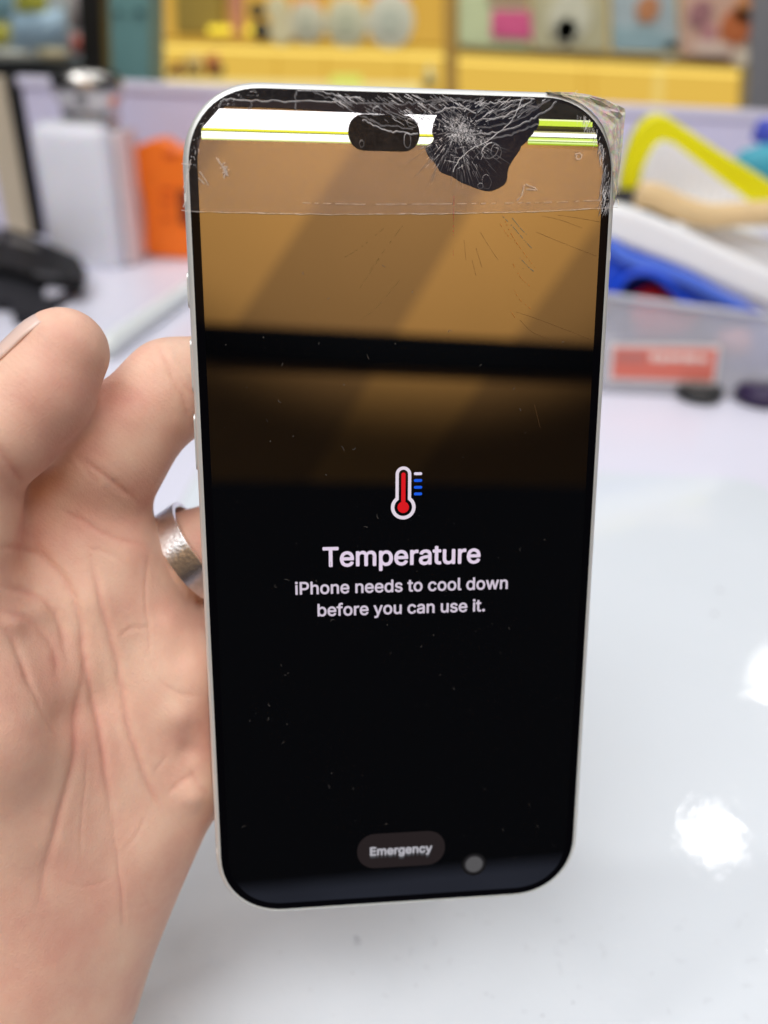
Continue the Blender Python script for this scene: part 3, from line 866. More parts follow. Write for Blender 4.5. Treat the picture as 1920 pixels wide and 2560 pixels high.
# flesh pads: photo x, y, spread px, height mm, nearest and farthest depth they act on
PADS = [
    (95, 1520, 42, .9, 120, 160), (30, 1560, 36, .8, 120, 160), (60, 1400, 40, -.7, 120, 165), (60, 1900, 110, 1.5, 100, 165), (165, 1800, 50, -1.3, 110, 175),
    (330, 1380, 60, 1.2, 140, 175), (300, 1230, 40, -.4, 140, 175), (420, 1560, 38, .7, 140, 175), (455, 1640, 34, -.6, 140, 175), (450, 1790, 40, 1.2, 140, 175), (470, 1880, 26, -.8, 140, 178),
    (480, 1990, 34, 1.3, 140, 180), (380, 2130, 90, 1.4, 130, 180), (250, 1750, 55, -1.1, 130, 178), (230, 1500, 60, .7, 130, 178), (290, 2250, 70, .5, 120, 180), (120, 2180, 60, -.8, 110, 180),
    (330, 1030, 55, .6, 140, 165), (405, 905, 24, .3, 140, 165), (175, 1300, 60, -.9, 140, 180), (40, 1250, 30, -.4, 120, 148),
]
# creases: depth mm, half width px, nearest and farthest depth, points
CREASES = [
    (1.05, 9, 118, 180, [(67, 1333), (115, 1394), (152, 1441), (182, 1488), (199, 1539), (206, 1589), (209, 1640), (217, 1679), (231, 1722), (242, 1769), (249, 1813), (260, 1903), (275, 2004), (286, 2102)]),
    (.35, 5, 118, 180, [(286, 2102), (300, 2229), (310, 2330)]),
    (.8, 10, 118, 180, [(215, 1655), (202, 1751), (190, 1850), (174, 1932), (155, 2004), (137, 2084), (98, 2265)]),
    (.95, 8, 130, 185, [(225, 1390), (233, 1424), (250, 1498), (270, 1573), (294, 1657), (299, 1700), (307, 1730), (318, 1805), (347, 1896), (376, 1968), (416, 2026), (467, 2080)]),
    (.45, 6, 140, 180, [(135, 1272), (189, 1296), (256, 1333), (304, 1353), (348, 1362)]),
    (.3, 5, 140, 180, [(216, 1367), (270, 1384), (310, 1412)]),
    (.25, 4, 140, 180, [(364, 1380), (363, 1488), (371, 1573), (375, 1640)]),
    (.7, 7, 140, 170, [(205, 1140), (228, 1166), (253, 1184), (280, 1204), (304, 1225), (340, 1254)]),
    (.4, 5, 140, 170, [(185, 1130), (215, 1175), (245, 1205)]),
    (.6, 7, 140, 170, [(396, 868), (415, 905), (440, 960), (462, 1010), (484, 1070)]),
    (.4, 5, 140, 170, [(410, 880), (440, 930), (470, 975), (490, 990)]),
    (.85, 9, 110, 150, [(-20, 1100), (10, 1145), (35, 1180), (60, 1208)]),
    (.6, 8, 115, 165, [(0, 1372), (50, 1370), (100, 1390), (150, 1440)]),
    (.7, 9, 115, 165, [(0, 1463), (67, 1482), (111, 1505), (150, 1560), (165, 1650)]),
    (.6, 9, 115, 165, [(0, 1525), (50, 1545), (95, 1570), (135, 1625), (145, 1700)]),
    (.6, 9, 115, 165, [(0, 1565), (30, 1600), (55, 1660), (75, 1720)]),
    (.35, 6, 115, 165, [(55, 1660), (100, 1770), (150, 1850)]),
    (.5, 7, 140, 185, [(475, 1925), (495, 1960), (520, 1985)]),
    (.35, 6, 140, 185, [(420, 1985), (450, 1955), (480, 1940)]),
    (.2, 4, 120, 185, [(217, 1880), (212, 1960), (204, 2060), (203, 2160)]),
    (.2, 4, 120, 185, [(300, 2130), (340, 2080), (360, 2040)]),
    (.22, 4, 120, 185, [(150, 2205), (220, 2215), (280, 2190)]),
    (.18, 4, 120, 185, [(300, 2250), (345, 2265), (405, 2245)]),
    (.18, 4, 120, 185, [(340, 2190), (355, 2240), (370, 2270)]),
    (.25, 5, 130, 185, [(385, 1930), (405, 1905), (420, 1890)]),
    (.3, 5, 130, 185, [(375, 1640), (400, 1700), (440, 1730), (500, 1740)]),
    (.3, 5, 130, 185, [(300, 1590), (330, 1570), (370, 1573)]),
]
def build_hand():
    F, ax, VX, lo = hand_field()
    V0, Q = surface_nets(F, lo, VX)
    me = bpy.data.meshes.new('hand_base'); me.from_pydata((V0 * .001).tolist(), [], Q.tolist()); me.update()
    o = bpy.data.objects.new('hand_base', me); C.objects.link(o)
    sm = o.modifiers.new('s', 'SMOOTH'); sm.factor = .5; sm.iterations = 4
    sb = o.modifiers.new('d', 'SUBSURF'); sb.levels = 1; sb.render_levels = 1
    dg = bpy.context.evaluated_depsgraph_get()
    me2 = bpy.data.meshes.new_from_object(o.evaluated_get(dg))
    bpy.data.objects.remove(o); bpy.data.meshes.remove(me)
    nv = len(me2.vertices)
    co = np.empty(nv * 3, dtype=np.float32); me2.vertices.foreach_get('co', co); co = co.reshape(-1, 3) * 1000.0
    no = np.empty(nv * 3, dtype=np.float32); me2.vertices.foreach_get('normal', no); no = no.reshape(-1, 3)
    dep = -co[:, 2]
    px = CX + FPX * co[:, 0] / dep; py = CY - FPX * co[:, 1] / dep
    view = -co / np.linalg.norm(co, axis=1, keepdims=True)
    facing = np.clip(((no * view).sum(1) - .05) / .35, 0, 1)
    disp = np.zeros(nv)
    for x, y, sg, h, d0, d1 in PADS:
        r2 = ((px - x) ** 2 + (py - y) ** 2) / (sg * sg)
        disp += np.where((dep > d0) & (dep < d1) & (r2 < 9), h * np.exp(-r2), 0)
    red = np.zeros(nv)
    for dp_, wd, d0, d1, pts in CREASES:
        P = np.array([(p.x, p.y) for p in smooth_path([(x, y, 0) for x, y in pts], 5)])
        P = P + np.random.default_rng(int(pts[0][0] + 999)).normal(0, .8, P.shape)
        m = np.where((dep > d0) & (dep < d1) & (px > P[:, 0].min() - 40) & (px < P[:, 0].max() + 40) & (py > P[:, 1].min() - 40) & (py < P[:, 1].max() + 40))[0]
        if not len(m): continue
        best = np.full(len(m), 1e9); bt = np.zeros(len(m))
        for i in range(len(P) - 1):
            a = P[i]; dv = P[i + 1] - a; L2 = dv @ dv + 1e-9
            t = np.clip(((px[m] - a[0]) * dv[0] + (py[m] - a[1]) * dv[1]) / L2, 0, 1)
            d = np.hypot(px[m] - a[0] - t * dv[0], py[m] - a[1] - t * dv[1])
            u = (i + t) / (len(P) - 1)
            bt = np.where(d < best, u, bt); best = np.minimum(best, d)
        fade = np.clip(np.minimum(bt, 1 - bt) * 6, .25, 1)
        g = np.exp(-(best / wd) ** 2) * fade
        lip = np.exp(-((best - 2.6 * wd) / (1.6 * wd)) ** 2) * fade * .28
        disp[m] += dp_ * .38 * (lip - g); red[m] = np.maximum(red[m], g * min(1, dp_ / .8))
    co = co + no * (disp * facing)[:, None]
    # real skin tone: pinker at palm mounds and joints, yellower where the flesh is stretched
    tone = np.zeros(nv)
    for x, y, sg, h in ((290, 1010, 80, .8), (235, 1120, 70, .9), (330, 1370, 60, .5), (60, 1250, 80, .7), (60, 1750, 120, .6), (230, 1960, 60, .6), (320, 2230, 70, .5), (20, 2450, 150, .4), (510, 1850, 50, .7),
                        (330, 1450, 50, .4), (230, 1300, 60, .5), (40, 1050, 90, .5), (440, 930, 50, -.5), (300, 900, 60, -.5), (170, 800, 50, -.4), (260, 1700, 60, -.4), (420, 1480, 60, -.3), (210, 950, 60, .35)):
        tone += h * np.exp(-((px - x) ** 2 + (py - y) ** 2) / (sg * sg)) * (facing > 0)
    tone = np.clip(tone * .6 + red * .5, -1, 1)
    Rw = np.array(M_CAM.to_3x3()); wco = (co * .001) @ Rw.T + np.array(M_CAM.translation)
    base = np.array([wco[:, 0].mean(), wco[:, 1].mean(), wco[:, 2].min()])
    me2.vertices.foreach_set('co', (wco - base).astype(np.float32).ravel())
    at = me2.attributes.new('tone', 'FLOAT', 'POINT'); at.data.foreach_set('value', tone.astype(np.float32))
    me2.update()
    for p in me2.polygons: p.use_smooth = True
    me2.name = 'hand'
    me2.materials.clear(); me2.materials.append(skin_material())
    h = bpy.data.objects.new('hand', me2); h.location = base; C.objects.link(h)
    return h

def skin_material():
    m = mat('skin', (.6, .36, .27), .54, sss=.2, spec=.32)
    nt = m.node_tree; b = nt.nodes['Principled BSDF']; L = nt.links
    at = nt.nodes.new('ShaderNodeAttribute'); at.attribute_name = 'tone'
    tc = nt.nodes.new('ShaderNodeTexCoord')
    n1 = nt.nodes.new('ShaderNodeTexNoise'); n1.inputs['Scale'].default_value = 75; n1.inputs['Detail'].default_value = 6; n1.inputs['Roughness'].default_value = .6
    mr = nt.nodes.new('ShaderNodeMapRange'); mr.inputs[1].default_value = .3; mr.inputs[2].default_value = .7; mr.inputs[3].default_value = -.6; mr.inputs[4].default_value = .6
    ad = nt.nodes.new('ShaderNodeMath'); ad.operation = 'ADD'
    L.new(tc.outputs['Object'], n1.inputs['Vector']); L.new(n1.outputs['Fac'], mr.inputs[0]); L.new(mr.outputs[0], ad.inputs[0]); L.new(at.outputs['Fac'], ad.inputs[1])
    m2 = nt.nodes.new('ShaderNodeMapRange'); m2.inputs[1].default_value = -1; m2.inputs[2].default_value = 1
    L.new(ad.outputs[0], m2.inputs[0])
    cr = nt.nodes.new('ShaderNodeValToRGB'); e = cr.color_ramp.elements
    e[0].position = 0; e[0].color = (.84, .61, .46, 1); e[1].position = 1; e[1].color = (.70, .345, .27, 1)
    x = cr.color_ramp.elements.new(.5); x.color = (.785, .49, .37, 1)
    L.new(m2.outputs[0], cr.inputs[0]); L.new(cr.outputs[0], b.inputs['Base Color'])
    # fine skin lines
    mp = nt.nodes.new('ShaderNodeMapping'); mp.inputs['Scale'].default_value = (1, 1, 1)
    vo = nt.nodes.new('ShaderNodeTexVoronoi'); vo.feature = 'DISTANCE_TO_EDGE'; vo.inputs['Scale'].default_value = 1500
    n2 = nt.nodes.new('ShaderNodeTexNoise'); n2.inputs['Scale'].default_value = 1100; n2.inputs['Detail'].default_value = 5; n2.inputs['Roughness'].default_value = .65
    wv = nt.nodes.new('ShaderNodeTexWave'); wv.inputs['Scale'].default_value = 330; wv.inputs['Distortion'].default_value = 7; wv.inputs['Detail'].default_value = 2; wv.inputs['Detail Scale'].default_value = .6
    wv.bands_direction = 'DIAGONAL'
    for k_ in (vo, n2, wv): L.new(tc.outputs['Object'], k_.inputs['Vector'])
    a1 = nt.nodes.new('ShaderNodeMath'); a1.operation = 'MULTIPLY_ADD'; a1.inputs[1].default_value = 1.2
    a2 = nt.nodes.new('ShaderNodeMath'); a2.operation = 'MULTIPLY_ADD'; a2.inputs[1].default_value = .22
    L.new(vo.outputs['Distance'], a1.inputs[0]); L.new(n2.outputs['Fac'], a1.inputs[2]); L.new(wv.outputs['Fac'], a2.inputs[0]); L.new(a1.outputs[0], a2.inputs[2])
    bp = nt.nodes.new('ShaderNodeBump'); bp.inputs['Strength'].default_value = .15; bp.inputs['Distance'].default_value = .0005
    L.new(a2.outputs[0], bp.inputs['Height']); L.new(bp.outputs['Normal'], b.inputs['Normal'])
    return m
hand = build_hand()
tag(hand, 'bare left hand, palm to the viewer, holding the cracked phone from behind', 'person')

# thumb nail, lying along the upper left side of the tip
M_nail = mat('nail', (.80, .58, .50), .22, spec=.5, sss=.1)
def cpt(x, y, z): return M_CAM @ (Vector((x, y, z)) * .001)
tip = Vector(((158 - CX) / FPX * 138.5, -(884 - CY) / FPX * 138.5, -138.5))
ad_ = Vector((.72, .68, .02)).normalized(); nd = Vector((-.68, .70, .22)); nd = (nd - ad_ * nd.dot(ad_)).normalized(); sd = ad_.cross(nd)
v, f = [], []
for i in range(13):
    s = -10.5 + 15.5 * i / 12
    hw = 52 * min(1, math.sqrt(max(.02, 1 - ((s + 2.75) / 7.9) ** 6)))
    rr_ = 8.0 if s < -2 else 8.0 - (s + 2) ** 2 * .04
    for j in range(15):
        a = R_(-hw + 2 * hw * j / 14)
        p = tip + ad_ * s + nd * (rr_ * math.cos(a) * 1.0 + .12) + sd * (rr_ * math.sin(a))
        v.append(cpt(*p))
for i in range(12):
    for j in range(14): f.append((i * 15 + j, i * 15 + j + 1, (i + 1) * 15 + j + 1, (i + 1) * 15 + j))
nail = make('nail', v, f, M_nail, hand, smooth=True)
so = nail.modifiers.new('thick', 'SOLIDIFY'); so.thickness = .0005; so.offset = 0

# silver ring on the middle finger
M_silver = mat('silver', (.93, .92, .90), 0.3, metal=1.0, var=.06, vscale=900, bump=.1, bscale=1400)
rc = Vector(((485 - CX) / FPX * 171, -(1378 - CY) / FPX * 171, -171.0))
ra_ = Vector(((474 - 318) / FPX * 171, (1490 - 1385) / FPX * 171, .6)).normalized()
ru = ra_.cross(Vector((0, 0, 1))).normalized(); rw = ra_.cross(ru).normalized()
v, f = [], []
N = 96
for i in range(N):
    t = 2 * math.pi * i / N
    wob = 1 + .008 * math.sin(5 * t) + .006 * math.sin(11 * t + 1)
    for (r, h) in ((10.2, -2.8), (11.35, -2.8), (11.35, 2.8), (10.2, 2.8)):
        p = rc + (ru * math.cos(t) + rw * math.sin(t)) * r * wob + ra_ * h
        v.append(cpt(*p))
for i in range(N):
    for j in range(4): f.append((i * 4 + j, i * 4 + (j + 1) % 4, ((i + 1) % N) * 4 + (j + 1) % 4, ((i + 1) % N) * 4 + j))
rg = make('finger_ring', v, f, M_silver)
bevel(rg, .00016, 2, 50)
tag(rg, 'polished silver band ring on the middle finger beside the phone edge', 'ring')

# ------------------------------------------------------------------ things standing on the desk and behind it
def slab(name, pxs, y, thick, m, parent=None, bv=0.0):
    """upright slab: outline read at distance y, given a real thickness away from the viewer"""
    pts = [on_wall(a, b, y) for a, b in pxs]
    v, f = prism_vf(pts, (0, thick, 0))
    o = make(name, v, f, m, parent)
    if bv: bevel(o, bv)
    return o
def pillow(name, pxs, y, thick, m, parent=None, n=5):
    """soft pouch: outline that swells towards its middle"""
    P = [on_wall(a, b, y) for a, b in pxs]; c = sum(P, Vector()) / len(P); m_ = len(P); v = []; f = []
    for sgn in (-1, 1):
        for i in range(n):
            t = i / n; h = thick / 2 * math.sqrt(1 - (1 - t) ** 2)
            for p in P: v.append(p + (c - p) * t * .98 + Vector((0, sgn * h + thick / 2, 0)))
    for s in (0, 1):
        b = s * n * m_
        for i in range(n - 1):
            for j in range(m_): f.append((b + i * m_ + j, b + i * m_ + (j + 1) % m_, b + (i + 1) * m_ + (j + 1) % m_, b + (i + 1) * m_ + j))
        f.append(tuple(b + (n - 1) * m_ + j for j in range(m_)))
    return make(name, v, f, m, parent, smooth=True)
def disc(name, px, py, r, y, thick, m, parent=None):
    c = on_wall(px, py, y); n = 28; R = r / FPX * (c - Vector((0, 0, CAM_H))).length
    pts = [c + Vector((R * math.cos(2 * math.pi * i / n), 0, R * math.sin(2 * math.pi * i / n))) for i in range(n)]
    v, f = prism_vf(pts, (0, thick, 0))
    return bevel(make(name, v, f, m, parent), .004)

# low partition behind the desk
M_part = mat('lavender_panel', lin(214, 212, 236), .4, var=.02, vscale=6)
part = empty('desk_partition', (-.02, 1.06, 0), 'low pale lavender partition panel along the back edge of the desk', 'partition')
part['kind'] = 'thing'
zt = on_wall(960, 232, 1.05).z
v, f = box_vf((-.462, 1.05, .001), (1.0, 1.075, zt - .012)); bevel(make('panel', v, f, M_part, part), .002)
v, f = box_vf((-.465, 1.046, zt - .0115), (1.0, 1.08, zt)); bevel(make('top_trim', v, f, mat('pale_trim', lin(222, 220, 238), .25), part), .002)
a = on_wall(40, 420, 1.05).x
v, f = box_vf((-.478, 1.044, .001), (-.4655, 1.08, zt)); bevel(make('edge_post', v, f, mat('black_edge', (.012, .012, .012), .4), part), .002)
v, f = box_vf((-.512, 1.046, .001), (-.4785, 1.082, zt - .002)); bevel(make('edge_post', v, f, mat('beige_edge', lin(196, 184, 160), .5), part), .002)
v, f = box_vf((-1.1, 1.05, .001), (-.5125, 1.075, zt - .004)); bevel(make('panel', v, f, M_part, part), .002)

# frosted bottle with a chrome pump cap
b0 = on_desk(228, 672)
bot = empty('pump_bottle', b0, 'frosted square white bottle with a shiny chrome cap by the partition', 'bottle')
M_bot = mat('frosted_white', lin(228, 230, 238), .35, var=.03, vscale=25, sss=.3)
wl = on_wall(118, 640, b0.y).x; wr = on_wall(296, 640, b0.y).x; hz = on_wall(200, 312, b0.y).z
cx_ = (wl + wr) / 2; ww = wr - wl
v = []; f = []
lev = [(0, .94), (.006, 1.0), (hz * .5, 1.0), (hz - .016, 1.0), (hz - .006, .96), (hz, .80)]
ol = rrect(1, 1, .18, 6); m_ = len(ol)
for z, s in lev:
    for x, y in ol: v.append((cx_ + x * ww * s, b0.y + .045 + y * .085 * s, z))
for k_ in range(len(lev) - 1):
    for i in range(m_): f.append((k_ * m_ + i, k_ * m_ + (i + 1) % m_, (k_ + 1) * m_ + (i + 1) % m_, (k_ + 1) * m_ + i))
f.append(tuple(range(m_))); f.append(tuple((len(lev) - 1) * m_ + i for i in range(m_)))
make('body', v, f, M_bot, bot, smooth=True)
v, f = box_vf((wr + .001, b0.y + .02, .0005), (wr + .011, b0.y + .08, hz * .965)); bevel(make('side_sleeve', v, f, mat('pinkish_sleeve', lin(226, 208, 208), .4), bot), .006)
r_ = (on_wall(272, 240, b0.y).x - on_wall(92, 240, b0.y).x) / 2; ctop = on_wall(185, 172, b0.y).z
cc = (on_wall(182, 240, b0.y).x, b0.y + .045, 0); H_ = ctop - hz
M_chr = mat('chrome', (.55, .53, .50), .26, metal=1.0, bump=.15, bscale=60)
v, f = lathe_vf([(r_ * .80, hz + .0005), (r_ * .82, hz + H_ * .12), (r_ * .80, hz + H_ * .2), (r_ * .86, hz + H_ * .42), (r_ * .97, hz + H_ * .5), (r_, hz + H_ * .62), (r_ * .99, hz + H_ * .78), (r_ * .9, hz + H_ * .92), (r_ * .7, hz + H_ * .985), (r_ * .3, ctop)], 36, cc)
make('cap', v, f, M_chr, bot, smooth=True)

# orange plastic holder
M_or = mat('orange_plastic', lin(243, 118, 22), .42, var=.04, vscale=30)
yo = on_desk(430, 648).y
oh = empty('orange_holder', on_desk(440, 648), 'bright orange waisted plastic tool holder half hidden behind the phone', 'tool holder')
ol = [(324, 402), (332, 372), (346, 362), (362, 356), (378, 349), (398, 347), (416, 356), (426, 370), (470, 374), (520, 380), (548, 392), (556, 420), (540, 450), (528, 500), (526, 575), (540, 606), (536, 640), (500, 652),
      (375, 641), (358, 630), (350, 606), (362, 582), (358, 520), (350, 474), (336, 446)]
o = slab('body', ol, yo, .045, M_or, oh, .004)
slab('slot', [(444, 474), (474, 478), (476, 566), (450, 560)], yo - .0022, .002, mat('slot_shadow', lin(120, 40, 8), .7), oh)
for (x0_, y0_, x1_, y1_) in ((402, 470, 434, 480), (402, 498, 428, 512), (405, 540, 425, 552), (410, 380, 440, 396)):
    slab('embossed_mark', [(x0_, y0_), (x1_, y0_ + 2), (x1_, y1_ + 2), (x0_, y1_)], yo - .0016, .0014, mat('deep_orange', lin(206, 84, 12), .6), oh)

# black clamp tool lying on the desk, left
M_bk = mat('black_tool', (.008, .008, .009), .5, spec=.12)
M_bk2 = mat('dark_grey_tool', (.022, .022, .026), .55, spec=.15)
tl = empty('clamp_tool', on_desk(90, 760), 'black plastic clamp tool lying at the left end of the desk', 'tool')
def flat(name, pxs, z0, h, m, parent, bv=.002):
    pts = [on_desk(a, b, z0 + h) for a, b in pxs]
    v, f = prism_vf(pts, (0, 0, -h)); o = make(name, v, f, m, parent)
    return bevel(o, bv) if bv else o
flat('jaw', [(-60, 560), (40, 574), (118, 606), (196, 640), (214, 672), (208, 698), (186, 704), (90, 690), (20, 668), (-60, 660)], .012, .010, M_bk, tl, .0015)
flat('grip', [(-60, 690), (20, 672), (96, 694), (186, 706), (160, 730), (132, 752), (104, 784), (34, 786), (24, 752), (-60, 744)], .001, .0105, M_bk2, tl, .0015)
flat('window', [(112, 722), (128, 710), (160, 710), (166, 722), (142, 738), (112, 740)], .0118, .0012, mat('pale_window', lin(196, 194, 206), .5), tl, 0)
flat('highlight_bar', [(20, 590), (96, 612), (98, 624), (20, 602)], .0225, .001, mat('grey_bar', (.12, .12, .13), .3), tl, 0)
flat('jaw_pad', [(88, 676), (146, 686), (150, 698), (84, 688)], .0225, .0012, mat('grey_pad', (.05, .05, .055), .5), tl, 0)
p_ = on_desk(-12, 655)
v, f = lathe_vf([(.013, .0), (.0135, .05), (.012, .064), (.004, .066)], 24, (p_.x - .004, p_.y, .001))
tag(make('white_peg', v, f, mat('white_knob', lin(235, 236, 238), .4), None, True), 'white plastic peg standing by the black clamp tool at the frame edge', 'peg')

# white rod on the desk between clamp and phone
pa, pb = on_desk(275, 862, .008), on_desk(560, 664, .008)
v, f = tube_vf([pa + (pb - pa) * t for t in (-.05, 0, .25, .5, .75, 1.0, 1.05)], .0085, 16)
tag(make('white_rod', v, f, mat('white_rod', lin(226, 232, 230), .4), None, True), 'white round plastic rod lying slantwise on the desk behind the index finger', 'rod')

# clear plastic tub, right, with a red label
A0 = on_desk(1430, 980); B0 = on_desk(2080, 1012)
zA = on_wall(1430, 738, A0.y).z; zB = on_wall(2080, 826, B0.y).z
bk = Vector((0.02, .15, 0))
M_tub = bpy.data.materials.new('cloudy_plastic'); M_tub.use_nodes = True
nt = M_tub.node_tree; b = nt.nodes['Principled BSDF']; b.inputs['Base Color'].default_value = (*lin(212, 214, 222)[:3], 1); b.inputs['Roughness'].default_value = .25; b.inputs['Alpha'].default_value = .42
tub = empty('plastic_tub', (A0 + B0) / 2 + bk * .5, 'cloudy clear plastic tub with a red label, heaped with packages', 'tub')
def tubwall(name, p, q_, zp, zq, inw, m=M_tub):
    v = [p, q_, q_ + Vector((0, 0, zq)), p + Vector((0, 0, zp))]; v = [Vector(x) for x in v]
    V_, F_ = prism_vf(v, inw); return make(name, V_, F_, m, tub)
up = Vector((0, 0, .002))
tubwall('front_wall', A0 + up, B0 + up, zA, zB, (0, .0018, 0))
tubwall('back_wall', A0 + bk + up, B0 + bk + up, zA, zB, (0, .0018, 0))
tubwall('side_wall', A0 + up + Vector((0, .002, 0)), A0 + bk + up, zA, zA, (.0018, 0, 0))
tubwall('side_wall', B0 + up + Vector((0, .002, 0)), B0 + bk + up, zB, zB, (-.0018, 0, 0))
V_, F_ = prism_vf([A0 + up * .2, B0 + up * .2, B0 + bk + up * .2, A0 + bk + up * .2], (0, 0, .0015)); make('base', V_, F_, M_tub, tub)
ra = A0 + up + Vector((0, 0, zA)); rb = B0 + up + Vector((0, 0, zB))
v, f = tube_vf([ra, (ra + rb) / 2, rb], .0022, 8); make('rim', v, f, mat('rim_plastic', lin(206, 208, 216), .2, alpha=.8), tub, True)
def tubpt(px, py):                       # a point on the tub's front wall
    d = (B0 - A0); n_ = Vector((-d.y, d.x, 0)); v = ray(px, py); o_2 = Vector((0, 0, CAM_H))
    return o_2 + v * (n_.dot(A0 - o_2) / n_.dot(v))
def sticker(name, pxs, off, m, par):
    v = [tubpt(*p) + Vector((0, -off, 0)) for p in pxs]; V_, F_ = prism_vf(v, (0, .0006, 0)); return make(name, V_, F_, m, par)
lab = sticker('label', [(1524, 856), (1800, 862), (1788, 962), (1518, 952)], .0012, mat('label_paper', lin(222, 216, 214), .5), tub)
sticker('label_print', [(1534, 868), (1792, 872), (1780, 950), (1528, 942)], .0022, mat('label_red', lin(214, 116, 100), .5), lab)
for x0_, y0_, x1_, y1_ in ((1624, 880, 1640, 900), (1646, 882, 1664, 902), (1670, 884, 1700, 900), (1706, 884, 1736, 902), (1742, 888, 1766, 902)):
    sticker('label_print', [(x0_, y0_), (x1_, y0_ + 1), (x1_ - 1, y1_), (x0_ - 1, y1_ - 1)], .003, mat('label_white', lin(236, 220, 212), .5), lab)
sticker('label_print', [(1540, 878), (1612, 880), (1608, 904), (1538, 900)], .003, mat('label_dull', lin(190, 120, 112), .5), lab)
yt_ = (A0.y + B0.y) / 2 + .03
tag(pillow('fabric_pouch', [(1560, 800), (1700, 790), (1900, 800), (1960, 840), (1990, 980), (1800, 1000), (1590, 985), (1560, 900)], yt_ + .03, .06, mat('blue_grey_fabric', lin(104, 112, 168), .7)), 'dull blue fabric pouch inside the clear plastic tub', 'pouch')
tag(pillow('pink_pouch', [(1800, 846), (1840, 822), (1884, 830), (1894, 866), (1872, 900), (1826, 904), (1800, 884)], yt_ - .012, .02, mat('pink_plastic', lin(236, 168, 172), .5)), 'pale pink round pouch showing through the tub wall beside the label', 'pouch')

M_wb = mat('white_card', lin(238, 240, 242), .4, var=.015, vscale=20)
wbx = empty('white_package', on_wall(1730, 640, .575), 'long white package leaning across the top of the clear tub', 'package')
slab('carton', [(1500, 512), (1556, 516), (1600, 528), (1712, 574), (1780, 606), (1960, 690), (1960, 800), (1900, 764), (1700, 670), (1500, 596)], .575, .03, M_wb, wbx, .006)
slab('carton', [(1690, 576), (1722, 556), (1760, 552), (1830, 566), (1960, 612), (1960, 720), (1840, 664), (1712, 606)], .610, .03, M_wb, wbx, .006)
M_bl = mat('blue_bag', lin(28, 78, 214), .38, var=.12, vscale=30, bump=.2, bscale=40)
bag = empty('blue_bag', on_wall(1650, 720, .56), 'glossy blue plastic bag with an open dark mouth in the tub', 'bag')
def swoop(name, pts, y, rad, m, par, flat_=.35, up_=(0, 1, 0)):
    P = smooth_path([on_wall(a, b, y) for a, b in pts], 8); v, f = tube_vf(P, rad, 14, flat_, up_); return make(name, v, f, m, par, True)
slab('flap', [(1480, 586), (1560, 612), (1660, 652), (1760, 704), (1850, 750), (1930, 794), (1900, 806), (1780, 792), (1720, 774), (1692, 744), (1664, 708), (1624, 684), (1578, 686), (1550, 712), (1542, 744), (1480, 744)], .578, .010, M_bl, bag, .004)
swoop('mouth_rim', [(1541, 746), (1549, 714), (1577, 687), (1624, 683), (1664, 706), (1694, 740), (1716, 760)], .574, .0026, M_bl, bag, 1.0)
swoop('fold', [(1520, 610), (1580, 650), (1640, 668), (1720, 700), (1800, 744), (1860, 772)], .575, .005, mat('blue_fold', lin(84, 120, 226), .35), bag, .5)
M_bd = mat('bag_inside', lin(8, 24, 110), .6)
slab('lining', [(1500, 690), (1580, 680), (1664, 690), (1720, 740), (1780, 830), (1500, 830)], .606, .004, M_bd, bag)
tag(pillow('red_cloth', [(1580, 790), (1594, 738), (1636, 716), (1684, 734), (1730, 768), (1770, 800), (1700, 850), (1600, 850)], .586, .014, mat('red_cloth', lin(226, 30, 42), .7)), 'crumpled bright red cloth under the blue bag mouth', 'cloth')
tag(pillow('yellow_packet', [(1450, 640), (1520, 650), (1546, 700), (1545, 770), (1510, 800), (1450, 790)], .60, .02, mat('yellow_packet', lin(236, 206, 70), .5)), 'yellow packet edge peeping out beside the phone above the tub rim', 'packet')

card = empty('bubble_mailer', on_wall(1700, 420, .64), 'white ribbed packet with a thick bright yellow border, tilted on the heap', 'packet')
ol = [(1550, 470), (1556, 430), (1568, 386), (1584, 342), (1604, 308), (1630, 288), (1656, 282), (1680, 296), (1720, 322), (1800, 376), (1880, 424), (1990, 494), (1990, 560), (1700, 560), (1560, 520)]
o = slab('border', ol, .64, .014, mat('yellow_border', lin(232, 226, 10), .45), card, .004)
il = [(1602, 470), (1610, 425), (1626, 388), (1644, 362), (1662, 352), (1686, 360), (1730, 394), (1810, 456), (1990, 590), (1700, 560), (1600, 520)]
M_rib = mat('ribbed_white', lin(244, 246, 248), .45)
nt = M_rib.node_tree; tc = nt.nodes.new('ShaderNodeTexCoord'); wv = nt.nodes.new('ShaderNodeTexWave'); wv.inputs['Scale'].default_value = 46; wv.inputs['Distortion'].default_value = 1.0
bp = nt.nodes.new('ShaderNodeBump'); bp.inputs['Strength'].default_value = .35; bp.inputs['Distance'].default_value = .003
nt.links.new(tc.outputs['Object'], wv.inputs['Vector']); nt.links.new(wv.outputs['Fac'], bp.inputs['Height']); nt.links.new(bp.outputs['Normal'], nt.nodes['Principled BSDF'].inputs['Normal'])
slab('face', il, .634, .005, M_rib, card)
st = swoop('tan_strap', [(1590, 486), (1640, 492), (1700, 520), (1770, 540), (1850, 536), (1990, 530)], .60, [.006] + [.0088] * 39 + [.009], mat('tan_strap', lin(222, 194, 146), .6, var=.06, vscale=60), None, .7)
tag(st, 'tan rolled strap lying across the packets in the tub', 'strap')
tag(pillow('dark_gap_fill', [(1530, 478), (1590, 476), (1640, 512), (1720, 556), (1720, 600), (1640, 590), (1560, 540), (1524, 520)], .625, .02, mat('dark_gap_fill', lin(26, 20, 26), .6)), 'dark shape standing in for the shaded gap between tan strap and white package', 'pouch')  # dark filler, paints the shade inside the gap
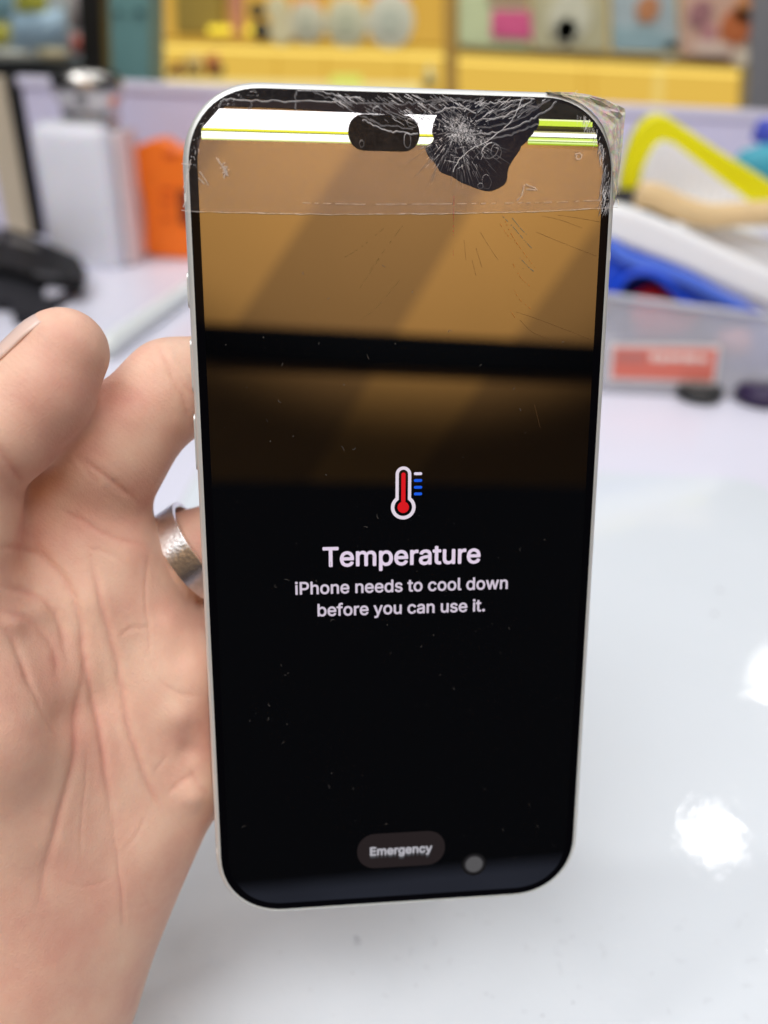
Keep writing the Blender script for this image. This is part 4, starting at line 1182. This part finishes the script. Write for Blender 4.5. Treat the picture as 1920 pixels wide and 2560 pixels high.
tag(pillow('teal_packet', [(1830, 430), (1868, 380), (1930, 362), (2000, 372), (2000, 520), (1920, 480)], .80, .03, mat('teal_packet', lin(66, 168, 190), .5)), 'teal packet standing behind the yellow bordered one', 'packet')
tag(pillow('blue_packet', [(1890, 350), (1912, 300), (2000, 290), (2000, 380), (1930, 374)], .86, .03, mat('blue_packet', lin(70, 84, 196), .5)), 'deep blue packet corner standing behind the teal one', 'packet')
c = on_desk(1752, 1006)
v, f = lathe_vf([(.013, .0005), (.0165, .002), (.0175, .006), (.0165, .010), (.0125, .0115), (.011, .009), (.003, .0085)], 32, (c.x, c.y + .008, 0))
tag(make('lens_ring', v, f, mat('black_rubber', (.02, .023, .023), .4), None, True), 'round black rubber cup on the desk in front of the tub', 'cup')
c = on_desk(1905, 1012)
v, f = lathe_vf([(.016, .0005), (.019, .002), (.02, .008), (.018, .013), (.01, .0145), (.003, .014)], 32, (c.x, c.y + .006, 0))
tag(make('purple_cap', v, f, mat('dark_purple', lin(44, 28, 66), .35), None, True), 'dark purple round cap on the desk at the right edge', 'cap')

# ------------------------------------------------------------------ shop displays beyond the partition
YC = 2.0
cab = empty('display_cabinet', on_wall(1100, 300, YC), 'long backlit amber display cabinet with shelves behind the desk partition', 'cabinet')
M_am = glow('backlit_amber', lin(212, 166, 72), 1.0)
M_am2 = glow('backlit_amber_fascia', lin(228, 186, 82), 1.0)
M_led = glow('led_strip', lin(255, 224, 116), 1.35)
slab('back_panel', [(330, -160), (1128, -160), (1128, 122), (330, 100)], YC + .14, .01, M_am, cab)
slab('back_panel', [(1128, -160), (1900, -160), (1900, 160), (1128, 130)], YC + .14, .01, glow('backlit_olive', lin(190, 160, 92), 1.0), cab)
slab('fascia', [(384, 96), (1112, 118), (1112, 330), (384, 300)], YC, .012, M_am2, cab)
slab('fascia', [(1142, 128), (1886, 168), (1886, 370), (1142, 340)], YC, .012, M_am2, cab)
slab('light_strip', [(384, 113), (1112, 137), (1112, 146), (384, 122)], YC - .006, .004, M_led, cab)
slab('light_strip', [(1142, 148), (1886, 184), (1886, 192), (1142, 156)], YC - .006, .004, M_led, cab)
slab('lower_glow', [(384, 196), (1050, 208), (1050, 260), (384, 250)], YC - .02, .012, glow('lower_glow', lin(246, 226, 150), 1.0), cab)
slab('lower_glow', [(830, 188), (900, 188), (910, 216), (820, 214)], YC - .03, .008, glow('green_glow', lin(220, 228, 110), 1.0), cab)
M_oliv = mat('olive_post', lin(176, 140, 70), .5)
slab('divider', [(1110, -160), (1142, -160), (1146, 340), (1112, 335)], YC - .03, .05, M_oliv, cab)
slab('shelf_edge', [(1146, 120), (1884, 154), (1884, 172), (1146, 132)], YC - .02, .018, mat('grey_shelf', lin(150, 136, 86), .4), cab)
slab('shelf_edge', [(384, 92), (1108, 112), (1108, 120), (384, 101)], YC - .02, .018, mat('amber_shelf', lin(196, 150, 40), .4), cab)
slab('end_post', [(1888, -160), (1990, -160), (1960, 300), (1866, 288)], YC - .06, .05, mat('grey_post', lin(150, 152, 158), .4, metal=.2), cab)
for x in (690, 812, 1000, 1450, 1480, 1652):
    slab('fascia_seam_and_glint', [(x, 140), (x + 5, 140), (x + 5, 330), (x, 330)], YC - .003, .003, glow('seam', lin(206, 156, 52), 1.0), cab)
slab('fascia_seam_and_glint', [(1640, 158), (1662, 159), (1656, 330), (1622, 330)], YC - .004, .003, glow('pale_glint', lin(232, 200, 110), 1.0), cab)  # pale glowing strip paints a glint on the right fascia

def cased(px, py, r, col, top, label, y=YC - .03):
    e = empty('round_case', on_wall(px, py + r, y), label, 'case', 'round pale cases on the amber shelf')
    disc('case_body', px, py, r, y, .05, mat('pale_case', lin(*col), .5, var=.05, vscale=30), e)
    disc('case_centre', px, py + 2, r * .55, y - .004, .006, mat('case_centre', lin(col[0] - 20, col[1] - 14, col[2] - 12), .5), e)
    slab('case_top', [(px - r * .9, py - r * 1.6), (px + r * .9, py - r * 1.55), (px + r * .95, py - r * .3), (px - r * .9, py - r * .35)], y + .02, .02, mat('case_top', lin(*top), .5), e)
cased(766, 56, 38, (208, 204, 178), (222, 150, 104), 'small pale round case with an orange top, nearest the black gadgets')
cased(866, 58, 44, (204, 202, 172), (226, 190, 120), 'middle pale round case with a yellow top on the amber shelf')
cased(976, 52, 50, (206, 206, 186), (226, 156, 120), 'largest pale round case with a pink top beside the divider')
for (x, y, r, lb) in ((692, 22, 24, 'small white knob shaped case, upper of two near the black gadgets'), (702, 78, 26, 'small white knob shaped case, lower of two near the black gadgets')):
    o = disc('small_case', x, y, r, YC - .03, .03, mat('cream_case', lin(214, 206, 166), .5)); tag(o, lb, 'case', 'small white cases on the amber shelf')
tag(slab('pink_packet', [(566, -40), (608, -40), (606, 92), (576, 92)], YC - .02, .02, mat('dull_pink', lin(198, 134, 108), .5), None, .004), 'narrow dull pink packet standing on the amber shelf', 'packet')
for (x, y, r, lb) in ((641, 26, 15, 'small black gadget, upper one beside the pink packet'), (652, 76, 18, 'small black gadget, lower one beside the pink packet')):
    tag(disc('black_gadget', x, y, r, YC - .03, .02, mat('black_gadget', lin(56, 54, 48), .5)), lb, 'gadget', 'black gadgets on the amber shelf')
tag(slab('olive_box', [(432, -60), (556, -60), (552, 88), (440, 86)], YC - .01, .06, mat('olive_box', lin(160, 138, 66), .4), None, .004), 'see-through olive box at the left end of the amber shelf', 'box')
for (x0_, x1_, y, lb) in ((520, 574, 74, 'wide glowing yellow lamp on the amber shelf'), (612, 628, 75, 'small glowing yellow lamp on the amber shelf')):
    e = slab('shelf_lamp', [(x0_, y - 9), (x1_, y - 9), (x1_, y + 9), (x0_, y + 9)], YC - .05, .02, glow('shelf_lamp', lin(255, 226, 70), 1.3)); tag(e, lb, 'lamp', 'yellow shelf lamps')
for (pts, col, lb) in (([(414, 176), (430, 160), (452, 152), (452, 190), (414, 190)], (120, 56, 40), 'dark red trinket low on the amber shelf'),
                       ([(458, 138), (500, 134), (504, 190), (458, 190)], (214, 184, 112), 'beige trinket between the red and brown ones'),
                       ([(508, 140), (540, 130), (548, 190), (512, 190)], (178, 96, 50), 'reddish brown trinket low on the amber shelf'),
                       ([(536, 156), (556, 160), (556, 190), (530, 190)], (110, 92, 60), 'dark olive trinket low on the amber shelf')):
    tag(pillow('trinket', pts, YC - .1, .03, mat('trinket', lin(*col), .5), None, 3), lb, 'trinket')
tag(pillow('green_cone', [(1058, 220), (1066, 172), (1074, 160), (1084, 172), (1092, 220)], YC - .08, .04, mat('grey_green', lin(206, 200, 150), .5), None, 3), 'pale grey green cone in front of the amber fascia', 'ornament')
def pouch(pts, col, lb, marks, y=YC - .05):
    e = empty('hanging_pouch', on_wall(pts[0][0], 130, y), lb, 'pouch', 'pouches on the right shelf of the cabinet')
    slab('pouch_body', pts, y, .02, mat('pouch', lin(*col), .4, var=.05, vscale=20), e, .006)
    for mp, mc in marks:
        if len(mp) == 3: disc('print', *mp, y - .004, .004, mat('print', lin(*mc), .5, var=.15, vscale=40), e)
        else: slab('print', mp, y - .004, .004, mat('print', lin(*mc), .5, var=.1, vscale=30), e)
pouch([(1146, -80), (1322, -80), (1326, 126), (1146, 116)], (196, 208, 164), 'pale green pouch with a magenta square on it', [([(1230, 24), (1326, 26), (1330, 98), (1228, 92)], (212, 92, 138)), ([(1222, -60), (1320, -60), (1320, 8), (1222, 6)], (178, 150, 120))])
pouch([(1330, -80), (1518, -80), (1520, 132), (1330, 126)], (186, 182, 148), 'grey green pouch with a whitish patch', [((1424, 44, 44), (202, 202, 180)), ((1415, 76, 24), (212, 212, 192))])
pouch([(1528, -80), (1690, -80), (1700, 136), (1530, 130)], (170, 186, 190), 'light blue pouch with teal lower half', [([(1530, 66), (1640, 72), (1690, 100), (1696, 130), (1534, 126)], (150, 178, 184)), ((1620, 22, 24), (190, 132, 92)), ((1676, 126, 18), (214, 208, 176))])
pouch([(1704, -80), (1876, -80), (1872, 158), (1702, 142)], (214, 178, 158), 'pink pouch with mauve and orange spots', [((1752, 34, 24), (164, 118, 122)), ((1842, 66, 32), (196, 112, 66)), ((1772, 84, 16), (204, 146, 150)), ((1856, 142, 18), (224, 212, 190)), ([(1740, 100), (1830, 108), (1820, 140), (1736, 134)], (226, 204, 188)), ((1868, 20, 26), (204, 140, 90))])

tb = empty('teal_box', on_wall(320, 200, 1.6), 'tall teal box beside the black showcase post', 'box')
slab('box_body', [(262, -120), (370, -120), (378, 330), (276, 330)], 1.6, .1, mat('teal_card', lin(112, 158, 158), .5, var=.04, vscale=8), tb, .004)
slab('print', [(288, 26), (304, 26), (304, 36), (288, 36)], 1.597, .003, mat('dark_print', lin(60, 96, 98), .5), tb)
slab('print', [(336, 22), (358, 24), (358, 38), (336, 36)], 1.597, .003, mat('dark_print', lin(60, 96, 98), .5), tb)
tag(slab('silver_post', [(374, -120), (392, -120), (398, 330), (380, 330)], 1.75, .03, mat('brushed_silver', lin(206, 184, 140), .4)), 'pale metal post between the teal box and the amber cabinet', 'post')

sc = empty('glass_showcase', on_wall(100, 200, 1.35), 'black framed glass showcase standing left behind the partition', 'showcase')
M_fr = mat('black_frame', (.012, .012, .010), .4)
slab('post', [(186, -120), (248, -120), (266, 330), (212, 330)], 1.35, .04, M_fr, sc, .003)
slab('bottom_rail', [(-200, 146), (204, 158), (206, 178), (-200, 172)], 1.352, .04, M_fr, sc)
slab('backing', [(-200, -120), (196, -120), (206, 152), (-200, 148)], 1.55, .01, mat('pale_backing', lin(196, 206, 206), .6), sc)
for pts, col, lb in (([(28, -60), (100, -60), (110, 30), (30, 30)], (214, 218, 90), 'yellow green packet at the top of the showcase'), ([(-40, 54), (14, 58), (14, 112), (-40, 112)], (206, 204, 90), 'yellow packet at the left of the showcase'),
                     ([(20, 30), (150, 20), (160, 112), (24, 124)], (172, 204, 224), 'large light blue packet in the middle of the showcase'), ([(160, -40), (188, -40), (196, 76), (164, 72)], (176, 170, 168), 'grey packet beside the showcase post'),
                     ([(168, 82), (196, 84), (200, 138), (172, 134)], (196, 112, 100), 'small red packet by the foot of the showcase post'), ([(84, 118), (160, 122), (164, 150), (86, 148)], (210, 200, 160), 'low beige packet on the showcase floor'),
                     ([(-60, 118), (70, 126), (76, 148), (-60, 146)], (206, 210, 196), 'low white packet on the showcase floor'), ([(-60, -60), (24, -60), (20, 50), (-60, 50)], (150, 196, 208), 'aqua packet in the upper left of the showcase')):
    tag(pillow('showcase_packet', pts, 1.47, .03, mat('packet', lin(*col), .35, var=.12, vscale=24), None, 3), lb, 'packet', 'packets in the black showcase')
for x, y in ((100, 48), (88, 72), (64, 106)):
    pass

# ------------------------------------------------------------------ added behind the viewer to be mirrored in the phone glass
_n = (M_CAM.to_3x3() @ PH_R.col[2]).normalized()
def mirror_hit(px, py, y):
    l = lp(px, py); X = M_PH @ Vector((l[0] * MM, l[1] * MM, 0)); v = ray(px, py).normalized()
    r = v - 2 * v.dot(_n) * _n
    return X + r * ((y - X.y) / r.y)
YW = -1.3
aw = empty('amber_reflection_wall', (.4, YW - .03, -.75), 'added amber wall with light and shade bands painted on, mirrored in the phone glass', 'wall')
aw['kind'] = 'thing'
M_a1 = mat('lit_amber', (.66, .345, .085), .8, var=.03, vscale=4)
M_a2 = mat('shaded_amber', (.41, .215, .06), .8, var=.03, vscale=4)  # darker bands paint the shade between diagonal light shafts
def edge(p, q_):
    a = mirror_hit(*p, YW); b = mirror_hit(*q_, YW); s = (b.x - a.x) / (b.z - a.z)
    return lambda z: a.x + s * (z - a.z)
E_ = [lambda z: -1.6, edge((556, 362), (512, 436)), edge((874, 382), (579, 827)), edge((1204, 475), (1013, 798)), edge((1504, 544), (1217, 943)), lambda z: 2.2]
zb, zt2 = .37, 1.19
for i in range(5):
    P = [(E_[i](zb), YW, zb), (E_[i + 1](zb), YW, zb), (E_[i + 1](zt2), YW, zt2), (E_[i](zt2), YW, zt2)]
    v, f = prism_vf(P, (0, -.02, 0)); make('light_shade_band', v, f, M_a2 if i % 2 == 0 else M_a1, aw)
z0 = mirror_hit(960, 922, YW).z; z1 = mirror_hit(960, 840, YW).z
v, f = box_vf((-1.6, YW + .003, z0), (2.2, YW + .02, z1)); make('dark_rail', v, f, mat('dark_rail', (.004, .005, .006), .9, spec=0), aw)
